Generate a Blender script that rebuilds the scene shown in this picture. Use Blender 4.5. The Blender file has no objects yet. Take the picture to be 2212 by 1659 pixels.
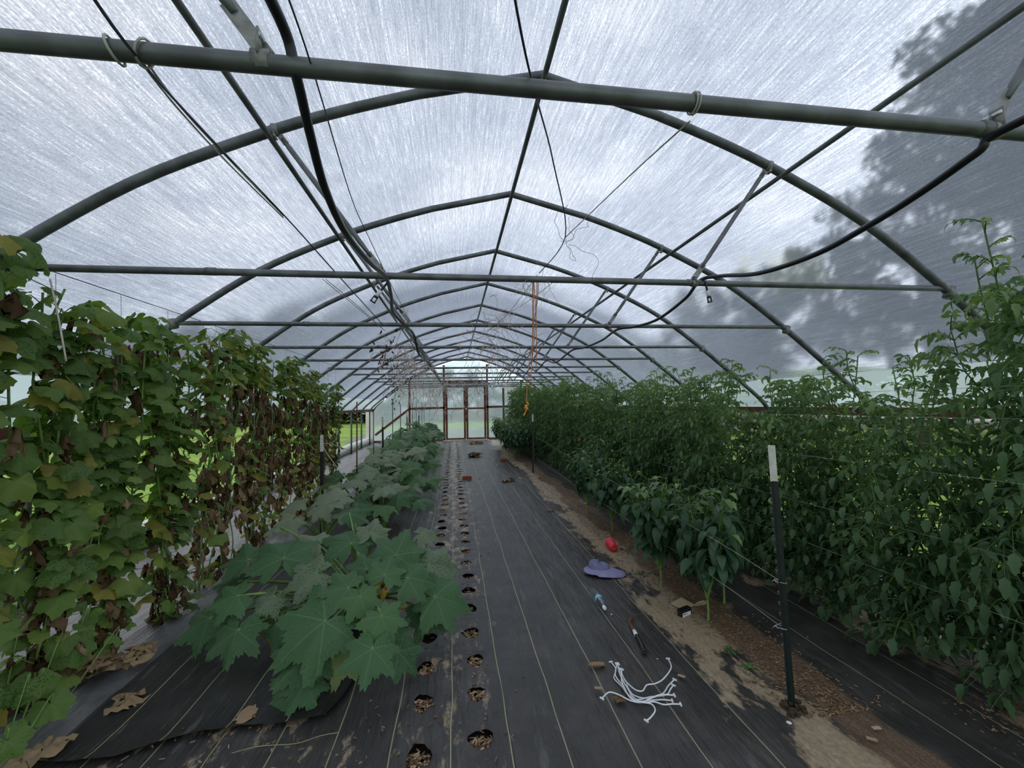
import bpy, math, random
from mathutils import Vector as V, Matrix, noise as mnoise
random.seed(7)
rnd = random.random
def ru(a, b): return a + (b - a) * random.random()
D = bpy.data
SC = bpy.context.scene
COL = SC.collection
# ------------------------------------------------------------------ camera
F_PX, CX, CY = 875.0, 1106.0, 829.5
YAW, PITCH, ROLL = math.radians(8.2), math.radians(2.85), 0.018
CAM = V((0, 0, 1.63))
_f = V((math.sin(YAW) * math.cos(PITCH), math.cos(YAW) * math.cos(PITCH), math.sin(PITCH)))
_r = V((math.cos(YAW), -math.sin(YAW), 0)); _u = _r.cross(_f)
RX = _r * math.cos(ROLL) - _u * math.sin(ROLL); UX = _r * math.sin(ROLL) + _u * math.cos(ROLL)
cam = D.cameras.new('camera'); cam.sensor_width = 36; cam.lens = F_PX / 2212 * 36
cam.clip_start = 0.05; cam.clip_end = 500
camo = D.objects.new('camera', cam); COL.objects.link(camo); SC.camera = camo
m = Matrix((RX, UX, -_f)).transposed().to_4x4(); m.translation = CAM; camo.matrix_world = m
def ray(x, y): return RX * ((x - CX) / F_PX) - UX * ((y - CY) / F_PX) + _f
def atY(x, y, Y): d = ray(x, y); return CAM + d * ((Y - CAM.y) / d.y)
def atX(x, y, X): d = ray(x, y); return CAM + d * ((X - CAM.x) / d.x)
def atZ(x, y, z=0.0): d = ray(x, y); return CAM + d * ((z - CAM.z) / d.z)
# ------------------------------------------------------------------ view, world
SC.view_settings.view_transform = 'Standard'; SC.view_settings.look = 'None'
SC.view_settings.gamma = 1; SC.view_settings.use_curve_mapping = False
SC.view_settings.exposure = 0.16
class NT:
    def __init__(s, tree): s.t = tree; s.t.nodes.clear()
    def n(s, typ, inp=None, **kw):
        nd = s.t.nodes.new(typ)
        for k, v in kw.items(): setattr(nd, k, v)
        if inp:
            for k, v in inp.items():
                sock = nd.inputs[k]
                if isinstance(v, bpy.types.NodeSocket): s.t.links.new(v, sock)
                else: sock.default_value = v
        return nd
    def math(s, op, a, b=0.0, c=0.0):
        return s.n('ShaderNodeMath', {0: a, 1: b, 2: c}, operation=op).outputs[0]
    def mix(s, f, a, b, bt='MIX'):
        nd = s.n('ShaderNodeMix', data_type='RGBA', blend_type=bt)
        for k, v in ((0, f), (6, a), (7, b)):
            if isinstance(v, bpy.types.NodeSocket): s.t.links.new(v, nd.inputs[k])
            else: nd.inputs[k].default_value = v
        return nd.outputs[2]
    def ramp(s, f, stops):
        nd = s.n('ShaderNodeValToRGB', {0: f}); e = nd.color_ramp.elements
        while len(e) < len(stops): e.new(0.5)
        for i, (p, c) in enumerate(stops):
            e[i].position = p; e[i].color = c if len(c) == 4 else (*c, 1)
        return nd.outputs[0]
    def noise(s, vec, scale, detail=3, rough=.5):
        return s.n('ShaderNodeTexNoise', {'Vector': vec, 'Scale': scale, 'Detail': detail, 'Roughness': rough}).outputs[0]
    def mapv(s, vec, sc, loc=(0, 0, 0), rot=(0, 0, 0)):
        return s.n('ShaderNodeMapping', {0: vec, 'Location': loc, 'Rotation': rot, 'Scale': sc}).outputs[0]
g3 = lambda v: (v, v, v, 1)
w = D.worlds.new('sky'); SC.world = w; w.use_nodes = True
T = NT(w.node_tree)
co = T.n('ShaderNodeTexCoord').outputs['Generated']
cl = T.noise(T.mapv(co, (1, 1, 1.6), (2.3, .4, 1.2)), 2.4, 5, .55)
cl2 = T.noise(T.mapv(co, (1, 1, 1.5), (5.3, 1.4, .2)), 7, 4, .6)
clm = T.math('ADD', T.math('MULTIPLY', cl, .75), T.math('MULTIPLY', cl2, .25))
skc = T.ramp(clm, [(.36, (.64, .67, .73)), (.47, (.80, .83, .88)), (.56, (1.0, 1.0, 1.02)), (.66, (1.24, 1.2, 1.17))])
sep = T.n('ShaderNodeSeparateXYZ', {0: co}).outputs
side = T.math('MULTIPLY_ADD', sep[0], .30, 1.0)
bg = T.n('ShaderNodeBackground', {'Color': T.mix(1.0, skc, T.n('ShaderNodeCombineXYZ', {0: side, 1: side, 2: side}).outputs[0], 'MULTIPLY'), 'Strength': 1.55})
T.n('ShaderNodeOutputWorld', {0: bg.outputs[0]})

# ------------------------------------------------------------------ materials
def newmat(name):
    mt = D.materials.new(name); mt.use_nodes = True; T = NT(mt.node_tree)
    T.out = T.n('ShaderNodeOutputMaterial'); T.mt = mt; return T
def fin(T, sh): T.t.links.new(sh, T.out.inputs[0]); return T.mt
def simple(name, col, rough=.6, metal=0, var=.25, vs=12, spec=.4, bump=0):
    T = newmat(name); co = T.n('ShaderNodeTexCoord').outputs['Object']
    nz = T.noise(co, vs, 4)
    dark = tuple(c * (1 - var) for c in col) + (1,); lite = tuple(min(1, c * (1 + var)) for c in col) + (1,)
    c = T.ramp(nz, [(.3, dark), (.7, lite)])
    inp = {'Base Color': c, 'Roughness': rough, 'Metallic': metal, 'Specular IOR Level': spec}
    if bump: inp['Normal'] = T.n('ShaderNodeBump', {'Strength': bump, 'Distance': .01, 'Height': nz}).outputs[0]
    return fin(T, T.n('ShaderNodeBsdfPrincipled', inp).outputs[0])
def leafmat(name, stops, rough=.5, trans=.3, tcol=None, vein=0.0, spots=0.0, spotcol=(.5, .55, .48, 1), lobes=5, spec=.3, sc=9):
    T = newmat(name)
    r = T.n('ShaderNodeAttribute', attribute_name='rnd').outputs['Fac']
    luv = T.n('ShaderNodeAttribute', attribute_name='luv').outputs['Vector']
    c = T.ramp(r, stops)
    obj = T.n('ShaderNodeTexCoord').outputs['Object']
    nz = T.noise(obj, sc * 2, 3)
    c = T.mix(T.math('MULTIPLY', nz, .5), c, T.mix(1.0, c, g3(.45), 'MULTIPLY'))
    if vein:
        s = T.n('ShaderNodeSeparateXYZ', {0: luv}).outputs
        ang = T.math('ARCTAN2', s[1], s[0])
        rad = T.math('SQRT', T.math('ADD', T.math('MULTIPLY', s[0], s[0]), T.math('MULTIPLY', s[1], s[1])))
        pp = T.math('PINGPONG', T.math('ADD', ang, 10 * math.radians(lobes)), math.radians(lobes) / 2)   # distance to a main vein
        d = T.math('MULTIPLY', pp, rad)
        line = T.math('LESS_THAN', d, T.math('MULTIPLY_ADD', rad, -.010, .014))
        w2 = T.math('PINGPONG', T.math('ADD', T.math('MULTIPLY', rad, 1.0), T.math('MULTIPLY', pp, -1.1)), .075)
        l2 = T.math('MULTIPLY', T.math('LESS_THAN', w2, .006), .55)
        v = T.math('MULTIPLY', T.math('MAXIMUM', line, l2), vein)
        c = T.mix(v, c, (.14, .25, .11, 1))
    if spots:
        sp = T.noise(obj, sc * 14, 4, .7)
        rr = T.math('MULTIPLY_ADD', T.noise(obj, sc * .8, 2), .5, .25)
        k = T.math('MULTIPLY', T.math('GREATER_THAN', T.math('ADD', sp, T.math('MULTIPLY', r, .16)), T.math('SUBTRACT', .98, rr)), spots)
        c = T.mix(k, c, spotcol)
    bp = T.n('ShaderNodeBump', {'Strength': .35, 'Distance': .006, 'Height': nz}).outputs[0]
    p = T.n('ShaderNodeBsdfPrincipled', {'Base Color': c, 'Roughness': rough, 'Specular IOR Level': spec, 'Normal': bp})
    tc = T.mix(1.0, c, tcol or (1.5, 1.6, .7, 1), 'MULTIPLY')
    t = T.n('ShaderNodeBsdfTranslucent', {'Color': tc})
    ms = T.n('ShaderNodeMixShader', {0: trans, 1: p.outputs[0], 2: t.outputs[0]})
    return fin(T, ms.outputs[0])
M = {}
M['zuc'] = leafmat('squash leaf', [(0, (.032, .086, .026)), (.5, (.055, .136, .040)), (.8, (.07, .16, .036)), (1, (.20, .24, .05))], vein=.5, spots=.25, spotcol=(.12, .20, .13, 1), lobes=56, sc=6, trans=.22, rough=.6)
M['zucp'] = leafmat('mildewed squash leaf', [(0, (.075, .125, .055)), (.5, (.16, .20, .11)), (1, (.27, .29, .16))], vein=.3, spots=.4, spotcol=(.25, .31, .22, 1), lobes=56, sc=6, trans=.2, rough=.7)
M['cuc'] = leafmat('cucumber leaf', [(0, (.038, .105, .020)), (.5, (.075, .175, .032)), (.82, (.14, .25, .04)), (1, (.27, .33, .06))], vein=.4, spots=.45, spotcol=(.20, .27, .08, 1), lobes=56, sc=8, trans=.38, rough=.6)
M['yel'] = leafmat('yellowing cucumber leaf', [(0, (.17, .25, .035)), (1, (.40, .38, .08))], vein=.4, spots=.45, spotcol=(.22, .16, .05, 1), lobes=56, trans=.35, rough=.7)
M['dry'] = leafmat('withered leaf', [(0, (.08, .048, .026)), (.5, (.19, .12, .062)), (1, (.36, .26, .15))], trans=.15, tcol=(1.2, 1, .8, 1), rough=.9, spec=.1, sc=14)
M['tan'] = leafmat('dry fallen leaf', [(0, (.17, .11, .055)), (1, (.36, .26, .15))], trans=.1, tcol=(1.2, 1, .8, 1), rough=.9, spec=.1, sc=14)
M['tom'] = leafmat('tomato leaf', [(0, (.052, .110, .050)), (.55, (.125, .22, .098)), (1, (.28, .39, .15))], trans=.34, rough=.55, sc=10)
M['pep'] = leafmat('pepper leaf', [(0, (.034, .085, .042)), (.7, (.065, .14, .062)), (1, (.22, .34, .07))], trans=.28, rough=.4, spec=.45, sc=10)
M['tree'] = leafmat('tree leaf', [(0, (.02, .045, .02)), (1, (.06, .11, .04))], trans=.15, sc=1)
M['gstem'] = simple('green stem', (.15, .27, .06), .5, vs=20)
M['dstem'] = simple('dark green stem', (.09, .15, .04), .6, vs=20)
M['bstem'] = simple('dry stem', (.20, .14, .07), .8, vs=20)
M['bark'] = simple('bark', (.06, .045, .035), .9, vs=4)
M['metal'] = simple('galvanized steel', (.14, .145, .145), .42, .5, .35, 9, bump=.1)
M['bolt'] = simple('bright zinc bolt', (.55, .55, .55), .3, .9)
M['strap'] = simple('worn galvanized strap', (.24, .24, .22), .5, .5, .3, 30)
M['hose'] = simple('black polyethylene', (.012, .012, .015), .35, vs=5)
M['wire'] = simple('dark wire', (.03, .035, .05), .5)
M['twine'] = simple('white twine', (.45, .43, .38), .8)
M['gtwine'] = simple('pale green twine', (.30, .42, .34), .7)
M['ythread'] = simple('dull yellow thread', (.30, .29, .15), .7)
M['rtwine'] = simple('faded orange twine', (.50, .20, .09), .8)
M['orange'] = simple('orange twine', (.75, .28, .04), .7)
M['ptwine'] = simple('faded pink grey twine', (.62, .50, .46), .8)
M['wood'] = simple('red brown stained wood', (.15, .050, .030), .7, 0, .45, 7)
M['post'] = simple('black green post paint', (.012, .018, .016), .45)
M['postw'] = simple('chipped white paint', (.62, .60, .53), .6, 0, .15, 20)
M['rust'] = simple('rusty steel', (.14, .055, .03), .7, .2, .5, 40)
M['white'] = simple('white plastic', (.78, .78, .80), .35, 0, .04)
M['roll'] = simple('white rolled film', (.66, .66, .62), .6, 0, .1)
M['brick'] = simple('red brick', (.28, .07, .035), .9, 0, .3, 40, bump=.4)
M['hole'] = simple('dark hollow', (.02, .012, .01), 1)
M['chip'] = leafmat('wood chip', [(0, (.13, .07, .035)), (.5, (.33, .21, .12)), (1, (.55, .42, .29))], trans=0, rough=.9, spec=.1, sc=20)
M['soil'] = simple('dark soil', (.05, .032, .02), 1, 0, .4, 60, bump=.5)
M['squash'] = simple('yellow squash skin', (.75, .50, .07), .35, 0, .1)
M['flower'] = simple('orange blossom', (.80, .42, .06), .6, 0, .1)
M['pepper'] = simple('lime green pepper skin', (.42, .58, .06), .25, 0, .1)
M['tomato'] = simple('green tomato skin', (.22, .36, .12), .25, 0, .12)
M['redtom'] = simple('red tomato skin', (.45, .05, .03), .25, 0, .12)
M['redcup'] = simple('red cup plastic', (.72, .03, .05), .3, 0, .05)
M['cupin'] = simple('pale cup rim', (.75, .25, .27), .35, 0, .05)
M['cloth'] = simple('lavender cloth', (.27, .25, .42), .9, 0, .12, 30, bump=.1)
M['cloth2'] = simple('grey blue cloth', (.18, .175, .30), .9, 0, .12, 30, bump=.1)
M['black'] = simple('black plastic', (.012, .012, .013), .3)
M['card'] = simple('cardboard', (.50, .38, .24), .9, 0, .1)
M['blue'] = simple('pale blue label', (.22, .50, .70), .4, 0, .15, 30)
M['grime'] = simple('weathered green wood', (.14, .16, .09), .8)
def clear(name, col, rough, tw):
    T = newmat(name)
    a = T.n('ShaderNodeBsdfTransparent', {0: (*col, 1)}); b = T.n('ShaderNodeBsdfGlossy', {0: (1, 1, 1, 1), 'Roughness': rough})
    c = T.n('ShaderNodeBsdfTranslucent', {0: (.66, .82, .84, 1)})
    lw = T.n('ShaderNodeLayerWeight', {0: .3}).outputs[0]
    x = T.n('ShaderNodeMixShader', {0: tw, 1: a.outputs[0], 2: c.outputs[0]})
    y = T.n('ShaderNodeMixShader', {0: T.math('MULTIPLY', lw, .5), 1: x.outputs[0], 2: b.outputs[0]})
    return fin(T, y.outputs[0])
M['pet'] = clear('clear bottle plastic', (.88, .91, .93), .1, .12)
M['clearfilm'] = clear('clear film band', (.62, .84, .88), .35, .75)
def filmmat(name, woven=True):
    T = newmat(name)
    luv = T.n('ShaderNodeAttribute', attribute_name='luv').outputs['Vector']   # x = distance round the arch, y = distance along the tunnel (m)
    if woven:
        s1 = T.noise(T.mapv(luv, (48, .6, 1)), 1.0, 3, .6)
        s2 = T.noise(T.mapv(luv, (120, 7, 1), (3, 7, 0)), 1.0, 2, .6)
        s3 = T.noise(T.mapv(luv, (190, 60, 1), (3, 7, 0)), 1.0, 2, .7)
        big = T.noise(T.mapv(luv, (1.2, .7, 1), (1, 2, 0)), 1.0, 3, .5)
        k = T.math('ADD', T.math('ADD', T.math('MULTIPLY', s1, .27), T.math('MULTIPLY', s2, .33)), T.math('MULTIPLY', s3, .40))
        k = T.math('ADD', k, T.math('MULTIPLY_ADD', big, .16, -.08))
        c = T.ramp(k, [(.38, (.30, .325, .37)), (.46, (.40, .43, .48)), (.54, (.51, .54, .59)), (.62, (.88, .90, .93))])
        gp = T.n('ShaderNodeNewGeometry').outputs['Position']
        dst = T.n('ShaderNodeVectorMath', {0: gp, 1: (3.15, 3.5, 2.8)}, operation='DISTANCE').outputs['Value']
        st = T.math('SUBTRACT', T.math('MULTIPLY', T.noise(T.mapv(luv, (7, 3, 1)), 1.0, 5, .7), 1.25), T.math('MULTIPLY', dst, .75))
        c = T.mix(T.ramp(st, [(.30, g3(0)), (.55, g3(.7))]), c, (.40, .43, .30, 1))
        wrk = T.noise(T.mapv(luv, (2.2, 1.6, 1), (0, 0, 0), (0, 0, .9)), 1.5, 4, .6)
        bp = T.n('ShaderNodeBump', {'Strength': .2, 'Distance': .015, 'Height': T.math('ADD', wrk, T.math('MULTIPLY', s1, .1))}).outputs[0]
        a = T.n('ShaderNodeBsdfRefraction', {'Color': c, 'Roughness': .22, 'IOR': 1.05, 'Normal': bp})
        cb = T.mix(1.0, T.mix(.38, c, (.46, .48, .51, 1)), (.88, .97, 1.08, 1), 'MULTIPLY')
        b = T.n('ShaderNodeBsdfTranslucent', {'Color': cb, 'Normal': bp})
        gl = T.n('ShaderNodeBsdfGlossy', {0: (.9, .92, 1, 1), 'Roughness': .35, 'Normal': bp})
        lw = T.n('ShaderNodeLayerWeight', {0: .5}).outputs['Facing']
        x = T.n('ShaderNodeMixShader', {0: T.math('MULTIPLY_ADD', T.math('POWER', lw, 3.0), .6, .24), 1: a.outputs[0], 2: b.outputs[0]})
        y = T.n('ShaderNodeMixShader', {0: .06, 1: x.outputs[0], 2: gl.outputs[0]})
    else:
        wv = T.noise(T.mapv(luv, (1.2, 4.5, 1)), 2.0, 4, .6)
        bl = T.noise(T.mapv(luv, (.8, .6, 1), (4, 1, 0)), 1.4, 2, .5)
        bp = T.n('ShaderNodeBump', {'Strength': .12, 'Distance': .03, 'Height': wv}).outputs[0]
        c = T.ramp(bl, [(.35, (.72, .88, .93)), (.65, (.86, .95, .97))])
        a = T.n('ShaderNodeBsdfRefraction', {'Color': c, 'Roughness': .45, 'IOR': 1.04, 'Normal': bp})
        b = T.n('ShaderNodeBsdfTranslucent', {'Color': c})
        gl = T.n('ShaderNodeBsdfGlossy', {0: (.9, .95, 1, 1), 'Roughness': .2, 'Normal': bp})
        x = T.n('ShaderNodeMixShader', {0: T.ramp(wv, [(.4, g3(.36)), (.75, g3(.52))]), 1: a.outputs[0], 2: b.outputs[0]})
        y = T.n('ShaderNodeMixShader', {0: .06, 1: x.outputs[0], 2: gl.outputs[0]})
    return fin(T, y.outputs[0])
M['film'] = filmmat('woven poly film'); M['endfilm'] = filmmat('clear end wall film', False)
def fabricmat(name, base, phase, spacing, left=False, rough=.47, sand=1.0):
    T = newmat(name)
    pos = T.n('ShaderNodeNewGeometry').outputs['Position']
    s = T.n('ShaderNodeSeparateXYZ', {0: pos}).outputs
    wob = T.noise(T.mapv(pos, (.2, .9, 1)), 1.0, 3, .5)
    x = T.math('ADD', s[0], T.math('MULTIPLY_ADD', wob, .05, -.025))
    d = T.math('PINGPONG', T.math('ADD', x, 30 * spacing - phase), spacing / 2)
    line = T.math('LESS_THAN', d, .0028)
    fib = T.noise(T.mapv(pos, (220, 60, 1)), 1.0, 2, .6)
    fold = T.noise(T.mapv(pos, (5, .9, 1), (0, 0, 0), (0, 0, .12)), 1.0, 5, .62)
    crk = T.noise(T.mapv(pos, (14, 2.5, 1), (2, 0, 0), (0, 0, -.25)), 1.0, 5, .7)
    dirt = T.noise(pos, 3.2, 6, .68)
    b = base
    c = T.ramp(fib, [(.35, tuple(v * .75 for v in b)), (.65, tuple(v * 1.3 for v in b))])
    c = T.mix(T.ramp(dirt, [(.44, g3(0)), (.62, g3(.55))]), c, (*[v * 2.4 for v in b[:3]], 1))
    c = T.mix(T.ramp(crk, [(.58, g3(0)), (.70, g3(.6))]), c, (.12, .115, .11, 1))
    c = T.mix(T.math('MULTIPLY', line, .85), c, (.34, .33, .18, 1) if not left else (.3, .3, .28, 1))
    if sand:
        # sand washed over the cloth beside the pepper row, by the holes and in the near right corner
        def band(x0, hw, soft):
            return T.math('SUBTRACT', hw, T.math('ABSOLUTE', T.math('SUBTRACT', s[0], x0)))
        n1 = T.noise(T.mapv(pos, (2.2, 1.1, 1), (7, 3, 0)), 1.0, 6, .62)
        n2 = T.noise(T.mapv(pos, (9, 4, 1), (1, 5, 0)), 1.0, 5, .7)
        nn = T.math('ADD', T.math('MULTIPLY', n1, .65), T.math('MULTIPLY', n2, .35))
        b1 = band(1.72, .32, 1); b2 = band(0.0, .22, 1); b3 = band(3.0, .55, 1)
        far = T.math('MULTIPLY', T.math('SUBTRACT', s[1], 1.5), .02)
        k1 = T.math('ADD', T.math('MULTIPLY', b1, .55), nn)
        k2 = T.math('ADD', T.math('ADD', T.math('MULTIPLY', b2, .35), T.math('MULTIPLY', n2, 1.0)), T.math('MINIMUM', far, .10))
        k3 = T.math('ADD', T.math('MULTIPLY', b3, .35), nn)
        m1 = T.ramp(k1, [(.56, g3(0)), (.60, g3(.95))]); m2 = T.ramp(k2, [(.62, g3(0)), (.72, g3(.75))]); m3 = T.ramp(k3, [(.62, g3(0)), (.66, g3(.9))])
        m5 = T.ramp(T.math('SUBTRACT', T.math('ADD', n2, T.math('MULTIPLY', band(-1.1, .7, 1), .12)), T.math('MULTIPLY', T.math('MAXIMUM', T.math('SUBTRACT', s[1], 2.35), 0.0), .5)), [(.60, g3(0)), (.68, g3(.75))])
        sm = T.math('MAXIMUM', T.math('MAXIMUM', T.math('MAXIMUM', m1, m2), m3), m5)
        sc = T.ramp(T.noise(pos, 45, 5, .7), [(.3, (.22, .16, .10)), (.6, (.38, .29, .19)), (.75, (.5, .4, .28))])
        c = T.mix(T.math('MULTIPLY', sm, sand), c, sc)
        n4 = T.noise(T.mapv(pos, (1.5, .8, 1), (3, 9, 0)), 1.0, 5, .6)
        b4 = T.math('ADD', T.math('MULTIPLY', band(1.98, .17, 1), 1.6), n4)
        mu = T.ramp(T.noise(T.mapv(pos, (1, 1, 1)), 90, 4, .8), [(.35, (.07, .042, .026)), (.6, (.19, .125, .078)), (.75, (.32, .23, .15))])
        c = T.mix(T.ramp(b4, [(.52, g3(0)), (.60, g3(.9))]), c, mu)
    hgt = T.math('ADD', T.math('MULTIPLY', fold, 1.0), T.math('MULTIPLY', fib, .03))
    bp = T.n('ShaderNodeBump', {'Strength': .7, 'Distance': .05, 'Height': hgt}).outputs[0]
    p = T.n('ShaderNodeBsdfPrincipled', {'Base Color': c, 'Roughness': rough, 'Specular IOR Level': .5, 'Normal': bp})
    return fin(T, p.outputs[0])
M['fab'] = fabricmat('black woven ground cloth', (.027, .0245, .0225), .51, .305)
M['fab2'] = fabricmat('black woven ground cloth over rows', (.024, .022, .0205), -.03, .28)
M['fab3'] = fabricmat('clean black ground cloth', (.012, .0115, .011), -.03, .28, sand=.0)
M['fabL'] = fabricmat('shiny grey ground cloth', (.08, .08, .084), -.1, .3, True, .38, 0)
def grassmat():
    T = newmat('grass and field'); pos = T.n('ShaderNodeNewGeometry').outputs['Position']
    n = T.noise(pos, .35, 6, .65); n2 = T.noise(pos, 14, 4, .7)
    c = T.ramp(n, [(.35, (.10, .20, .035)), (.5, (.20, .34, .05)), (.65, (.33, .38, .12))])
    c = T.mix(T.ramp(n2, [(.35, g3(.6)), (.7, g3(0))]), c, (.07, .10, .03, 1))
    s = T.n('ShaderNodeSeparateXYZ', {0: pos}).outputs
    rowk = T.math('MULTIPLY', T.math('MULTIPLY', T.math('LESS_THAN', T.math('ABSOLUTE', T.math('SUBTRACT', s[1], 25.0)), 4.5), T.math('GREATER_THAN', s[0], -5.5)), .75)
    c = T.mix(rowk, c, (.16, .15, .19, 1))
    return fin(T, T.n('ShaderNodeBsdfPrincipled', {'Base Color': c, 'Roughness': .9, 'Specular IOR Level': .1}).outputs[0])
M['grass'] = grassmat()

# ------------------------------------------------------------------ object helpers
class MB:
    def __init__(s): s.v = []; s.f = []; s.a = []; s.r = []
    def add(s, vs, fs, luv=None, r=0.5):
        o = len(s.v); s.v += [tuple(p) for p in vs]; s.f += [tuple(i + o for i in f) for f in fs]
        s.a += luv if luv else [(0, 0, 0)] * len(vs); s.r += [r] * len(vs)
    def box(s, c, h, rot=None, r=.5):
        c = V(c); vs = []
        for x in (-1, 1):
            for y in (-1, 1):
                for z in (-1, 1):
                    p = V((x * h[0], y * h[1], z * h[2]))
                    if rot: p = rot @ p
                    vs.append(c + p)
        s.add(vs, [(0, 1, 3, 2), (4, 6, 7, 5), (0, 4, 5, 1), (2, 3, 7, 6), (0, 2, 6, 4), (1, 5, 7, 3)], None, r)
    def beam(s, a, b, w, h, up=(0, 0, 1)):
        a = V(a); b = V(b); d = (b - a); L = d.length; d.normalize()
        sx = d.cross(V(up))
        if sx.length < 1e-3: sx = d.cross(V((0, 1, 0)))
        sx.normalize(); sz = sx.cross(d)
        s.box((a + b) / 2, (L / 2, w / 2, h / 2), Matrix((d, sx, sz)).transposed())
    def tube(s, pts, rad, n=6, r=.5, caps=True):
        pts = [V(p) for p in pts]; k = len(pts)
        if not hasattr(rad, '__len__'): rad = [rad] * k
        vs = []; prev = None
        for i, p in enumerate(pts):
            d = (pts[min(i + 1, k - 1)] - pts[max(i - 1, 0)])
            if d.length < 1e-9: d = V((0, 0, 1))
            d.normalize()
            if prev is None:
                ref = V((0, 0, 1)) if abs(d.z) < .9 else V((1, 0, 0))
                x = d.cross(ref).normalized()
            else:
                x = prev - d * prev.dot(d)
                x = x.normalized() if x.length > 1e-6 else d.orthogonal().normalized()
            prev = x; y = d.cross(x)
            for j in range(n):
                a = 2 * math.pi * j / n
                vs.append(p + (x * math.cos(a) + y * math.sin(a)) * rad[i])
        fs = [(i * n + j, i * n + (j + 1) % n, (i + 1) * n + (j + 1) % n, (i + 1) * n + j) for i in range(k - 1) for j in range(n)]
        if caps: fs += [tuple(range(n))[::-1], tuple((k - 1) * n + j for j in range(n))]
        s.add(vs, fs, None, r)
    def lathe(s, prof, mat, n=20, r=.5):
        vs = []; k = len(prof)
        for (rr, z) in prof:
            for j in range(n):
                a = 2 * math.pi * j / n; vs.append(mat @ V((rr * math.cos(a), rr * math.sin(a), z)))
        fs = [(i * n + j, i * n + (j + 1) % n, (i + 1) * n + (j + 1) % n, (i + 1) * n + j) for i in range(k - 1) for j in range(n)]
        s.add(vs, fs, None, r)
    def grid(s, fn, nu, nv, luvf=None, flip=False):
        vs = [fn(i / nu, j / nv) for i in range(nu + 1) for j in range(nv + 1)]
        lu = [luvf(i / nu, j / nv) for i in range(nu + 1) for j in range(nv + 1)] if luvf else None
        fs = []
        for i in range(nu):
            for j in range(nv):
                a = i * (nv + 1) + j; q = (a, a + nv + 1, a + nv + 2, a + 1)
                fs.append(q[::-1] if flip else q)
        s.add(vs, fs, lu)
    def mesh(s, name, mat, smooth=True):
        me = D.meshes.new(name); me.from_pydata(s.v, [], s.f); me.materials.append(mat)
        at = me.attributes.new('rnd', 'FLOAT', 'POINT'); at.data.foreach_set('value', s.r)
        at = me.attributes.new('luv', 'FLOAT_VECTOR', 'POINT'); at.data.foreach_set('vector', [c for t in s.a for c in t])
        if smooth: me.polygons.foreach_set('use_smooth', [True] * len(me.polygons))
        me.update(); return me
    def build(s, name, mat, parent=None, smooth=True):
        return link(name, s.mesh(name, mat, smooth), parent)
def link(name, me, parent=None, loc=None, rz=0):
    o = D.objects.new(name, me); COL.objects.link(o)
    if parent: o.parent = parent
    if loc is not None: o.location = loc
    if rz: o.rotation_euler = (0, 0, rz)
    return o
def tag(o, label=None, cat=None, group=None, kind=None):
    if label: o['label'] = label
    if cat: o['category'] = cat
    if group: o['group'] = group
    if kind: o['kind'] = kind
    return o
def thing(name, label, cat, loc=(0, 0, 0), rz=0, group=None):
    o = D.objects.new(name, None); COL.objects.link(o); o.location = loc; o.rotation_euler = (0, 0, rz); o.empty_display_size = .1
    return tag(o, label, cat, group)
def struct(name, mb, mat, parent=None, smooth=True):
    o = mb.build(name, mat, parent, smooth)
    if not parent: o['kind'] = 'structure'
    return o
ORD = 'first second third fourth fifth sixth seventh eighth ninth tenth eleventh twelfth thirteenth fourteenth fifteenth sixteenth seventeenth eighteenth nineteenth twentieth'.split() + ['twenty-' + a for a in 'first second third fourth fifth sixth seventh eighth ninth'.split()] + ['thirtieth'] + ['thirty-' + a for a in 'first second third fourth fifth sixth seventh eighth ninth'.split()] + ['fortieth'] + ['forty-' + a for a in 'first second third fourth fifth sixth seventh eighth ninth'.split()]
def cr(pts, n=6):
    pts = [V(p) for p in pts]; out = []
    for i in range(len(pts) - 1):
        p0 = pts[max(i - 1, 0)]; p1 = pts[i]; p2 = pts[i + 1]; p3 = pts[min(i + 2, len(pts) - 1)]
        for j in range(n):
            t = j / n
            out.append(.5 * ((2 * p1) + (p2 - p0) * t + (2 * p0 - 5 * p1 + 4 * p2 - p3) * t * t + (3 * p1 - p0 - 3 * p2 + p3) * t ** 3))
    out.append(pts[-1]); return out

def line(name, pts, r, mat, lab, cat='string', n=6, group=None):
    mb = MB(); mb.tube(cr(pts, n) if len(pts) > 2 else pts, r, 6); return tag(mb.build(name, M[mat]), lab, cat, group)
# ------------------------------------------------------------------ tunnel geometry
XR = 0.6                                  # ridge line
HALF = [(0, 3.80), (.40, 3.70), (.80, 3.60), (1.25, 3.45), (1.7, 3.27), (2.4, 2.92), (3.1, 2.42), (3.75, 1.89), (4.08, 1.60), (4.2, 1.40)]
hp = [V((0, 3.80, 0)), V((.40, 3.70, 0))] + cr([(x, z, 0) for x, z in HALF[2:]], 5)
def arch(off=0.0, legs=True):
    out = []
    for i, p in enumerate(hp):
        a = hp[max(i - 1, 0)]; b = hp[min(i + 1, len(hp) - 1)]; t = (b - a).normalized(); nrm = V((-t.y, t.x, 0))
        if i == 0: nrm = V((0, 1, 0))
        q = p + nrm * off; out.append((q.x, q.y))
    if legs: out += [(4.2 + off, 1.0), (4.2 + off, -.1)]
    return [(-x, z) for x, z in out[::-1]] + out[1:]
def ztop(dx):
    dx = abs(dx); a = arch(0, False); a = [p for p in a if p[0] >= 0]
    for (x0, z0), (x1, z1) in zip(a, a[1:]):
        if x0 <= dx <= x1: return z0 + (z1 - z0) * (dx - x0) / (x1 - x0)
    return 1.4
RIBY = [-.58, .97, 2.52, 4.04, 5.60, 7.15, 8.73, 10.31, 11.89, 13.47, 15.05, 16.63, 18.2]
YB = 18.95
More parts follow.
